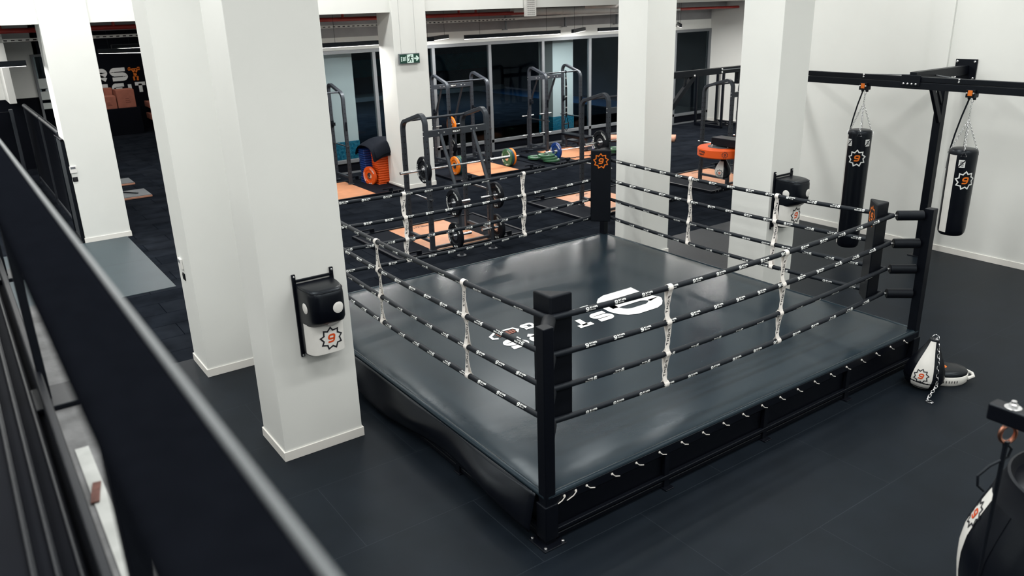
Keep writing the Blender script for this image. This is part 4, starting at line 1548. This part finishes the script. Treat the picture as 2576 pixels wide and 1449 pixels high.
# floor barbell with coloured plates
BY, BZ = 16.86, .26
barbell(10.95, BY, BZ, 'chrome barbell on the floor loaded with green, teal and orange plates')
for s in (-1, 1):
    sd = 'left' if s < 0 else 'right'
    for k, (mt, nm) in enumerate(((PL_GREEN, 'green'), (PL_TEAL, 'teal'), (PL_ORANGE, 'orange'))):
        plate(mt, (10.95 + s * (.725 + .062 * k), BY, BZ), '%s plate at the %s end of the floor barbell by the glazing' % (nm, sd), '%s weight plates' % nm)
barbell(13.9, 16.72, .26, 'chrome barbell on the wood deck with blue plates, by the glazing')
for s, sd in ((-1, 'left'), (1, 'right')):
    plate(PL_BLUE, (13.9 + s * .725, 16.72, .26), 'blue plate at the %s end of the barbell near green plate pile' % sd, 'blue weight plates')
# stored plates of the rack with orange plate
plate(PL_ORANGE, (11.29, 18.93, .93), 'orange plate stored high on the rack against the glazing', 'orange weight plates')
plate(PL_BLACK, (11.29, 18.93, .37), 'black plate stored low on the rack against the glazing', 'black weight plates')
# leaning orange plate by the mat stack
plate(PL_DORANGE, (8.02, 17.35, .226), 'red orange plate standing on edge against the blue mat stack', 'orange weight plates', rot=(0, 0, .25))
# green pile
for k, (x, y, z, rx, lb) in enumerate(((12.93, 16.62, .07, .0, 'lowest green plate of the pile'), (12.90, 16.68, .126, .5, 'second green plate up in the pile'), (12.86, 16.74, .186, 1.1, 'third green plate up in the pile'),
                                       (12.86, 17.20, .066, 2.0, 'green plate lying flat just behind the pile of three'))):
    plate(PL_GREEN, (x, y, z), lb + ' by the far lifting platform', 'green weight plates', rot=(0, pi / 2, rx))
for k, z in enumerate((.066, .126)):
    plate(PL_GREEN, (15.02, 16.5 - .05 * k, z), ('lower' if k == 0 else 'upper') + ' green plate of the pair behind the far ring corner barbell', 'green weight plates', rot=(0, pi / 2, .3 + k))

# ---- suspension straps, bench, curl bar in the rack against the glazing
t = thing('suspension_trainer', 'black suspension straps with loop handle hanging from the rack by glazing', 'suspension trainer', (14.3, 17.73, 1.0))
m = M(); m.tube([(14.33, 17.73 + .035 * sin(a), 2.18 + .035 * cos(a)) for a in [2 * pi * k / 14 for k in range(14)]], .012, 6, closed=True); build('anchor_loop', m, PADV, t)
m = M()
for dx in (-.02, .02):
    m.sweep([(-.016, -.003), (.016, -.003), (.016, .003), (-.016, .003)], [(14.33, 17.72, 2.15), (14.33 + dx, 17.71, 1.7), (14.33 + dx * .8, 17.71, 1.15), (14.33 + dx, 17.71, .98)], up=(0, 1, 0))
build('strap', m, PADV, t)
m = M()
for z in (2.0, 1.78, 1.5, 1.2, 1.06):
    m.box((14.295, 17.70, z), (14.365, 17.715, z + .03))
build('buckle', m, BOLT, t, smooth=False)
m = M(); m.tube([(14.33, 17.71, 1.0), (14.25, 17.71, .76), (14.26, 17.71, .64), (14.33, 17.71, .58), (14.40, 17.71, .64), (14.41, 17.71, .76)], .012, 8, closed=True); build('foot_loop', m, PADV, t)
m = M(); m.tube([(14.24, 17.71, .76), (14.42, 17.71, .76)], .02, 12); build('handle_grip', m, PADV, t)

t = thing('weight_bench', 'low black padded weight bench inside the rack by the glazing', 'bench', (14.3, 17.3, 0))
m = M(); m.box((14.42, 17.0, .40), (14.70, 18.1, .46)); build('seat_pad', m, PADV, t, smooth=False, bevel=.02, seg=3)
m = M(); m.bar((14.56, 17.05, .36), (14.56, 18.05, .36), .06, .06)
for y in (17.1, 18.0):
    m.bar((14.56, y, .36), (14.56, y, .05), .05, .05); m.bar((14.36, y, .06), (14.76, y, .06), .05, .04)
build('bench_frame', m, RACKM, t, smooth=False, bevel=.004, seg=1)
t = thing('curl_bar', 'short black bent curl bar lying on the wood deck by the glazing', 'curl bar', (14.0, 16.4, .034))
m = M(); m.tube([(13.45, 16.50, .062), (13.62, 16.46, .062), (13.70, 16.50, .062), (13.80, 16.44, .062), (13.95, 16.48, .062), (14.1, 16.42, .062)], .013, 8); build('bent_bar', m, STEEL, t)
m = M(); m.tube([(13.33, 16.53, .06), (13.47, 16.495, .06)], .025, 12); m.tube([(14.1, 16.42, .06), (14.24, 16.40, .06)], .025, 12); build('grip', m, RUBBER, t)

# ---- stacks of folded mats beside the sign column, black sheets draped over
rnd = random.Random(8)
pads = None
for nm, mt, xc, yc, n, grp in (('blue_mat', PL_BLUE, 8.20, 17.62, 15, 'blue exercise mats'), ('orange_mat', PL_DORANGE, 8.36, 17.27, 18, 'orange exercise mats')):
    po = None
    for k in range(n):
        z = k * .056
        lb = ('blue' if 'blue' in nm else 'red orange') + ' foam mat in the tall stack leaning by the sign column'
        off = (rnd.uniform(-.006, .006) + .012 * sin(k * .35), rnd.uniform(-.006, .006))
        if po is None:
            m = M(); m.box((-.23, -.16, 0), (.23, .16, .054)); po = build('exercise_mat', m, mt, None, bevel=.022, seg=3)
            tag(po, lb, 'exercise mat', grp)
            po.location = (xc + off[0], yc + off[1], z)
        else:
            c = po.copy(); COL.objects.link(c); c.location = (xc + off[0], yc + off[1], z)
for k, (dz, x0, x1, drop, lb) in enumerate(((0, 7.90, 8.62, .34, 'lower black rubber sheet draped over the coloured mat stacks'), (.022, 7.97, 8.64, .22, 'upper black rubber sheet draped over the coloured mat stacks'))):
    m = M()
    pts = []
    zt = 1.07 + dz
    path = [(-.47 - dz, zt - .20 - drop * .45), (-.43 - dz, zt - .16), (-.33, zt - .02), (-.08, zt), (.10, zt), (.30, zt - .03), (.46, zt - .15), (.52 + dz, zt - .3)]
    vs, fs = [], []
    nx = 8
    for i in range(nx + 1):
        x = x0 + (x1 - x0) * i / nx
        for y, z in path:
            vs.append((x, 17.42 + y - .10 * (1 - i / nx), z + .03 * sin(i * .5) - .12 * (1 - i / nx) ** 2))
    kk = len(path)
    for i in range(nx):
        for j in range(kk - 1):
            fs.append((i * kk + j, (i + 1) * kk + j, (i + 1) * kk + j + 1, i * kk + j + 1))
    m.add(vs, fs)
    o = single('rubber_sheet', m, GREYPLATE if k == 9 else RUBBER, lb, 'rubber sheet', ang=80)
    s_ = o.modifiers.new('thick', 'SOLIDIFY'); s_.thickness = .016; s_.offset = 1
    b_ = o.modifiers.new('soft', 'SUBSURF'); b_.levels = 1; b_.render_levels = 2

# ---- storage stand, rolls and loose bars in the far right corner
t = thing('bar_storage_stand', 'black four post storage stand in the far corner by door glass', 'storage stand', (20.9, 17.9, 0))
m = M()
for p0, p1 in (((20.5, 17.4, .05), (21.5, 18.5, .05)), ((20.5, 18.5, .05), (21.5, 17.4, .05)), ((20.5, 17.4, .05), (20.5, 18.5, .05)), ((21.5, 17.4, .05), (21.5, 18.5, .05))):
    m.bar(p0, p1, .10, .08)
build('base_frame', m, STEEL, t, smooth=False, bevel=.005, seg=1)
for x, y in ((20.5, 17.4), (20.5, 18.5), (21.5, 17.4), (21.5, 18.5)):
    m = M(); m.bar((x, y, .05), (x, y, 1.75), .07, .07); build('upright_post', m, STEEL, t, smooth=False, bevel=.005, seg=1)
for k, (p0, p1, lb) in enumerate((((16.2, 18.3, .09), (17.75, 16.75, .09), 'upper tan cardboard tube lying behind the ring corner column'), ((16.25, 18.0, .09), (17.55, 16.6, .09), 'lower tan cardboard tube lying behind the ring corner column'))):
    m = M(); m.tube([p0, p1], .09, 20, cap=False); m.tube([p1, V(p1) - (V(p1) - V(p0)).normalized() * .001], .085, 20); m.tube([p0, V(p0) + (V(p1) - V(p0)).normalized() * .001], .085, 20)
    o = single('cardboard_tube', m, TAN, lb, 'cardboard tube', 'cardboard tubes')

# ================================================================== LAMPS, PIPES, TRAY, SIGN
LAMPS = [((7.0, 17.30), (9.95, 17.30), 'long black linear ceiling lamp left of the exit sign column'), ((9.75, 17.42), (11.1, 18.55), 'short diagonal black linear lamp just right of the exit sign column'),
         ((10.98, 17.55), (14.0, 17.55), 'long black linear ceiling lamp over the middle of the glazing'), ((14.35, 17.45), (15.75, 18.6), 'short diagonal black linear lamp at the right end of long middle lamp'),
         ((15.35, 17.55), (18.4, 17.55), 'long black linear ceiling lamp passing behind the ring corner column'), ((18.25, 17.2), (19.5, 18.5), 'short diagonal black linear lamp above the door glass'),
         ((-1.5, 16.95), (1.42, 16.95), 'long black linear lamp at the top left edge'), ((3.2, 20.7), (4.45, 19.5), 'short slanted linear lamp in front of the lettered black wall'), ((3.9, 23.2), (6.8, 23.2), 'long linear lamp high before the lettered black wall'),
         ((9.2, 14.0), (9.2, 14.0), '')]
for i, (a, b, lb) in enumerate(LAMPS[:-1]):
    a, b = V((*a, 3.25)), V((*b, 3.25))
    d = (b - a)
    t = thing('linear_lamp', lb, 'ceiling lamp', (a + b) / 2, group='linear ceiling lamps')
    m = M(); m.bar(a, b, .065, .095); build('housing', m, STEEL, t, smooth=False, bevel=.003, seg=1)
    dz = V((0, 0, -.050))
    m = M(); m.bar(a + dz + d.normalized() * .01, b + dz - d.normalized() * .01, .05, .006); build('diffuser', m, LED, t, smooth=False)
    m = M()
    for s in (.15, .85):
        p = a.lerp(b, s)
        m.tube([p + V((0, 0, .037)), p + V((0, 0, 1.30))], .004, 6)
    build('suspension_wire', m, STEEL, t)
    c = (a + b) / 2
    area('gym_light', (c.x, c.y, 3.19), d.length * .97, .05, GYM_W * d.length, rz=atan2(d.y, d.x))
# gym bay lights out of view; those far left added to brighten white walls
for x, y, ln, pw in ((16.5, 13.2, 3, 70), (19.5, 13.2, 3, 70), (16.5, 15.6, 3, 60), (20.0, 15.6, 3, 60), (4.6, 27.0, 2.4, 45), (4.6, 30.2, 2.4, 45), (-1.2, 20.5, 3, 90), (-.5, 24.2, 3, 110)):
    area('gym_light', (x, y, 3.9 if y < 17 else 3.6), ln, .05, pw)

m = M(); m.tube([(-5, 17.8, 3.80), (13.0, 17.8, 3.765)], .045, 14)
for x in (-2.0, 1.2, 3.1, 7.9, 11.0, 11.5):
    m.tube([(x, 17.8, 3.79), (x, 17.8, 3.92)], .03, 10)
single('fire_pipe', m, REDPIPE, 'long red sprinkler pipe running under the gym ceiling', 'pipe')
m = M(); m.tube([(18.0, 16.0 + 1.9, 3.70), (21.6, 17.9, 3.70)], .04, 12); single('fire_pipe', m, REDPIPE, 'short red sprinkler pipe high above the door glass', 'pipe')
m = M(); m.tube([(12.65, 17.85, 3.80), (17.0, 17.85, 3.75), (18.6, 17.85, 3.73)], .095, 20)
for x in (13.4, 14.3, 16.2, 16.8):
    m.lathe([(.103, -.02), (.103, .02)], (x, 17.85, 3.80 - (x - 12.65) * .0115), (1, 0, 0), 20)
single('drain_pipe', m, DUCT, 'thick white drain pipe under the gym ceiling above the glazing', 'pipe')
m = M(); m.tube([(15.05, 16.30, 4.6), (15.05, 16.30, 3.93), (15.0, 16.42, 3.86), (14.6, 17.2, 3.86)], .045, 14); single('drain_pipe', m, DUCT, 'white down pipe elbow hanging in front of the beam', 'pipe')
# perforated cable trays
m = M()
ty = 18.0
m.box((-5, ty - .06, 3.585), (12.9, ty - .055, 3.645)); m.box((-5, ty + .055, 3.585), (12.9, ty + .06, 3.645)); m.box((-5, ty - .06, 3.585), (12.9, ty + .06, 3.59))
tray = single('cable_tray', m, DUCT, 'long white perforated cable tray below the red pipe', 'cable tray', smooth=False)
BASE[tray.name] = V(tray.location)
m = M()
x = -4.9
while x < 12.8:
    m.box((x, ty - .062, 3.605), (x + .06, ty - .0602, 3.625)); x += .12
build('slots', m, HOLE, tray, smooth=False)
m = M(); m.bar((12.5, 18.0, 3.62), (18.9, 17.9, 3.69), .10, .055); tr = single('cable_tray', m, DUCT, 'white perforated cable tray running below the thick drain pipe', 'cable tray', smooth=False)
m = M(); m.box((11.97, 16.28, 3.70), (12.24, 16.30, 4.9)); m.box((11.95, 16.28, 3.70), (11.97, 16.36, 4.9)); m.box((12.24, 16.28, 3.70), (12.26, 16.36, 4.9))
tr = single('cable_tray', m, DUCT, 'vertical white perforated cable tray fixed on the beam face', 'cable tray', smooth=False)
BASE[tr.name] = V(tr.location)
m = M()
for i in range(8):
    for j in range(26):
        m.box((12.0 + i * .028, 16.277, 3.73 + j * .045), (12.008 + i * .028, 16.2798, 3.752 + j * .045))
build('perforations', m, HOLE, tr, smooth=False)
# ceiling ducts and conduits as dark clutter
m = M(); m.box((2.6, 18.4, 3.72), (21.6, 19.0, 3.98)); single('air_duct', m, GREYW, 'grey boxed air duct along the top of the back wall', 'duct', smooth=False, bevel=.006)
for k, (x, z) in enumerate(((13.2, 3.5), (15.3, 3.5), (17.3, 3.5))):
    m = M(); m.box((x - .02, 18.92, z - .16), (x + .02, 18.96, z + .2)); m.box((x - .10, 18.92, z - .18), (x + .05, 18.99, z - .16))
    single('wall_bracket', m, ALU, ('leftmost', 'middle', 'rightmost')[k] + ' grey angle bracket on the wall above the glazing', 'bracket', 'wall brackets', smooth=False)

# ---- exit sign on two wires
t = thing('exit_sign', 'green hanging exit sign with running figure and arrow on white column', 'exit sign', (8.715, 16.28, 2.81))
m = M(); m.box((8.455, 16.262, 2.808), (8.972, 16.302, 3.028)); bd = build('sign_housing', m, ALU, t, smooth=False, bevel=.004, seg=1)
m = M(); m.box((8.475, 16.256, 2.824), (8.962, 16.262, 3.012)); build('green_panel', m, SIGNG, t, smooth=False)
m = M()
fs_ = lambda u, v: (8.475 + u, 16.254, 2.824 + v)
q, w = text('EXIT', .10, aspect=.50, th=.20, gap=.12, ch=0)
m.quads([[(a * .135 / w + .025, b + .042) for a, b in k] for k in q], fs_)
m.quads([[(.175, .004), (.335, .004), (.335, .184), (.175, .184)]], fs_)
for k in (stroke([(.352, .094), (.43, .094)], .03), stroke([(.405, .145), (.455, .094), (.405, .043)], .034)):
    m.quads(k, fs_)
build('lit_lettering', m, SIGNW, t)
m = M()
fk = lambda u, v: (8.475 + u, 16.2525, 2.824 + v)
for k in (stroke([(.272, .162), (.272, .140)], .026), stroke([(.268, .136), (.245, .085)], .036), stroke([(.262, .13), (.30, .112), (.318, .125)], .016), stroke([(.258, .132), (.222, .128), (.205, .10)], .016),
          stroke([(.250, .085), (.285, .065), (.282, .022)], .022), stroke([(.243, .085), (.235, .045), (.195, .028)], .022), stroke([(.19, .176), (.205, .176)], .012)):
    m.quads(k, fk)
build('running_figure', m, SIGNG, t)
m = M()
for x in (8.53, 8.90):
    m.tube([(x, 16.28, 3.02), (x, 16.28, 4.5)], .0025, 5)
build('hanging_wire', m, ALU, t)

# ---- thermostats and switches
def wall_unit(kind, x, y, z, axis, label, blk=False):
    t = thing(kind, label, kind.replace('_', ' '), (x, y, z))
    w, h, d = (.085, .085, .012) if blk else (.115, .125, .025)
    m = M()
    if axis == 'y':
        m.box((x - w / 2, y - d, z - h / 2), (x + w / 2, y, z + h / 2))
    else:
        m.box((x - d, y - w / 2, z - h / 2), (x, y + w / 2, z + h / 2))
    build('body', m, STEEL if blk else PLASTIC, t, smooth=False, bevel=.006, seg=2)
    m = M()
    if blk:
        if axis == 'y':
            m.box((x - .03, y - d - .004, z - .03), (x + .03, y - d, z + .03))
        else:
            m.box((x - d - .004, y - .032, z - .03), (x - d, y - .003, z + .03)); m.box((x - d - .004, y + .003, z - .03), (x - d, y + .032, z + .03))
        build('rocker', m, HOLE, t, smooth=False, bevel=.003, seg=1)
    else:
        if axis == 'y':
            m.box((x - .04, y - d - .002, z + .012), (x + .04, y - d, z + .048))
        else:
            m.box((x - d - .002, y - .04, z + .012), (x - d, y + .04, z + .048))
        build('display', m, DISPLAY, t, smooth=False)


wall_unit('thermostat', 1.733, 16.36, 1.385, 'y', 'white thermostat with grey display on the left column')
wall_unit('light_switch', 1.735, 16.36, 1.205, 'y', 'black square switch below the thermostat on left column', True)
wall_unit('thermostat', 1.885, 9.375, 1.29, 'x', 'white thermostat on the side of the second column')
wall_unit('light_switch', 1.885, 9.335, 1.14, 'x', 'black double switch below the thermostat on second column', True)

# ================================================================== LEFT: mesh barrier, glazed gate, boxes
def mesh_panel(y0, y1, label):
    x = 1.74
    t = thing('mesh_barrier', label, 'barrier', (x, (y0 + y1) / 2, 0), group='mesh barrier panels')
    m = M(); m.tube([(x, y0, 1.93), (x, y1, 1.93)], .05, 12); m.tube([(x, y0, .12), (x, y1, .12)], .035, 12)
    for y in (y0 + .04, y1 - .04):
        m.box((x - .03, y - .04, 0), (x + .03, y + .04, 1.93))
    build('panel_frame', m, RACKM, t, bevel=0)
    m = M()
    H, Ln = 1.75, y1 - y0 - .16
    k = -H
    while k < Ln:
        a, b = max(0, k), min(Ln, k + H)
        if b - a > .02:
            m.bar((x, y0 + .08 + a, .15 + (a - k)), (x, y0 + .08 + b, .15 + (b - k)), .008, .012, (1, 0, 0))
            m.bar((x + .008, y0 + .08 + a, .15 + H - (a - k)), (x + .008, y0 + .08 + b, .15 + H - (b - k)), .008, .012, (1, 0, 0))
        k += .055
    mm = build('wire_mesh', m, STEEL, t, smooth=False)
    return t


mesh_panel(20.45, 23.75, 'black mesh barrier panel beyond the left column, farther of the two')
mesh_panel(17.35, 20.38, 'black mesh barrier panel beyond the left column, nearer of the two')
m = M(); m.box((1.752, 22.1, 1.30), (1.76, 22.2, 1.36)); single('paper_tag', m, PLASTIC, 'small white tag on the farther mesh barrier panel', 'tag', smooth=False)
t = thing('glazed_gate', 'narrow grey gate panel in black frame against the left column', 'gate', (1.655, 16.8, 0))
m = M()
m.box((1.63, 16.375, 0), (1.68, 16.43, 1.93)); m.box((1.63, 17.22, 0), (1.68, 17.26, 1.93)); m.box((1.63, 16.375, 1.90), (1.68, 17.26, 1.93)); m.box((1.63, 16.43, .03), (1.68, 17.22, .07))
build('gate_frame', m, STEEL, t, smooth=False, bevel=.004, seg=1)
m = M(); m.box((1.650, 16.43, .07), (1.660, 17.22, 1.90)); build('gate_panel', m, mat('satin_steel_panel', (.16, .18, .195), .3, metal=.6, noise=.05), t, smooth=False)
t = thing('partition_post', 'tall dark steel post with grey edge beside the far wainscot', 'post', (1.35, 22.3, 0))
m = M(); m.box((1.30, 22.2, 0), (1.38, 22.36, 2.0)); build('post_body', m, RACKM, t, smooth=False, bevel=.01, seg=2)
m = M(); m.box((-2.0, 22.25, 0), (1.30, 22.31, 1.95)); build('solid_panel', m, BLKWALL, t, smooth=False)

# storage: tall black box with cartons on it, and a side stack
m = M(); m.box((4.55, 31.2, 0), (5.82, 32.3, .92)); single('plyo_box', m, BLKWALL, 'large black box on the floor under the cardboard cartons', 'box', smooth=False, bevel=.01)


def carton(x0, y0, z0, x1, y1, z1, label, rz=0):
    t = thing('carton', label, 'cardboard box', ((x0 + x1) / 2, (y0 + y1) / 2, z0), rz, 'cardboard cartons')
    m = M(); m.box((x0 - (x0 + x1) / 2, y0 - (y0 + y1) / 2, 0), (x1 - (x0 + x1) / 2, y1 - (y0 + y1) / 2, z1 - z0)); build('carton_body', m, CARD, t, smooth=False, bevel=.008, seg=1, local=True)
    w, d = (x1 - x0) / 2, (y1 - y0) / 2
    m = M(); m.box((-w, -.03, z1 - z0 + .0005), (w, .03, z1 - z0 + .002)); build('packing_tape', m, TAN, t, smooth=False, local=True)
    m = M()
    for k in range(3):
        m.box((-w * .1, -d - .0015, (z1 - z0) * (.28 + .1 * k)), (w * (.5 - .1 * k), -d - .0005, (z1 - z0) * (.31 + .1 * k)))
    build('printed_marks', m, mat('carton_ink', (.12, .03, .02), .8, noise=.05) if 'carton_ink' not in bpy.data.materials else bpy.data.materials['carton_ink'], t, smooth=False, local=True)
    return t


carton(5.13, 31.3, .92, 5.72, 31.9, 1.54, 'tall cardboard carton standing upright on the black box')
carton(4.50, 31.25, .92, 5.09, 31.85, 1.35, 'wide cardboard carton with white label beside the tall one')
carton(4.85, 31.9, .92, 5.12, 32.25, 1.58, 'cardboard carton behind the two others on the black box')
carton(3.9, 31.2, 0, 4.52, 31.8, .95, 'cardboard carton standing on floor left of the black box')
z = 0
for k, (dz, dx, lb) in enumerate(((.14, 0, 'lowest flat carton of the right stack'), (.12, .06, 'second flat carton of the right stack'), (.14, .0, 'third flat carton of the right stack'), (.20, -.25, 'fourth carton of the right stack'),
                                  (.22, -.10, 'fifth carton of the right stack'), (.20, -.25, 'topmost carton of the right stack'))):
    carton(6.42 + dx, 31.4, z, 7.3 + dx, 32.2, z + dz, lb + ' by the lettered wall')
    z += dz + .001
m = M(); m.box((4.55, 31.244, 1.18), (4.68, 31.2475, 1.30)); single('shipping_label', m, PLASTIC, 'white label stuck on the wide cardboard carton', 'label', smooth=False)
# boards and a wheel on the gym floor
for k, (x0, y0, x1, y1, lb) in enumerate(((2.35, 19.75, 3.60, 20.6, 'grey topped wooden board on the gym floor, nearer of two'), (2.4, 21.55, 3.58, 22.3, 'grey topped wooden board on the gym floor, farther of two'))):
    t = thing('padded_board', lb, 'board', ((x0 + x1) / 2, (y0 + y1) / 2, 0), group='padded boards')
    m = M(); m.box((x0, y0, .004), (x1, y1, .05)); build('wood_base', m, TAN, t, smooth=False, bevel=.01, seg=2)
    m = M(); m.box((x0 + .01, y0 + .01, .05), (x1 - .01, y1 - .01, .062)); build('grey_pad', m, GREYPLATE, t, smooth=False, bevel=.004, seg=1)
m = M(); m.bar((2.0, 21.9, .10), (3.35, 20.05, .075), .03, .02); single('steel_bar', m, STEEL, 'thin black bar lying across the nearer wooden board', 'bar', smooth=False)
t = thing('bike_wheel', 'black exercise machine wheel peeking out beside the left column', 'wheel', (3.28, 24.9, 0))
m = M(); m.tube([(3.02 + .33 * cos(a) * .9, 24.9 + .15 * cos(a), .345 + .33 * sin(a)) for a in [2 * pi * k / 40 for k in range(40)]], .028, 10, closed=True); build('tyre', m, RUBBER, t)
m = M()
for k in range(5):
    a = 2 * pi * k / 5
    m.bar((3.02, 24.9, .345), (3.02 + .3 * cos(a) * .9, 24.9 + .14 * cos(a), .345 + .3 * sin(a)), .02, .02)
build('spokes', m, STEEL, t, smooth=False)
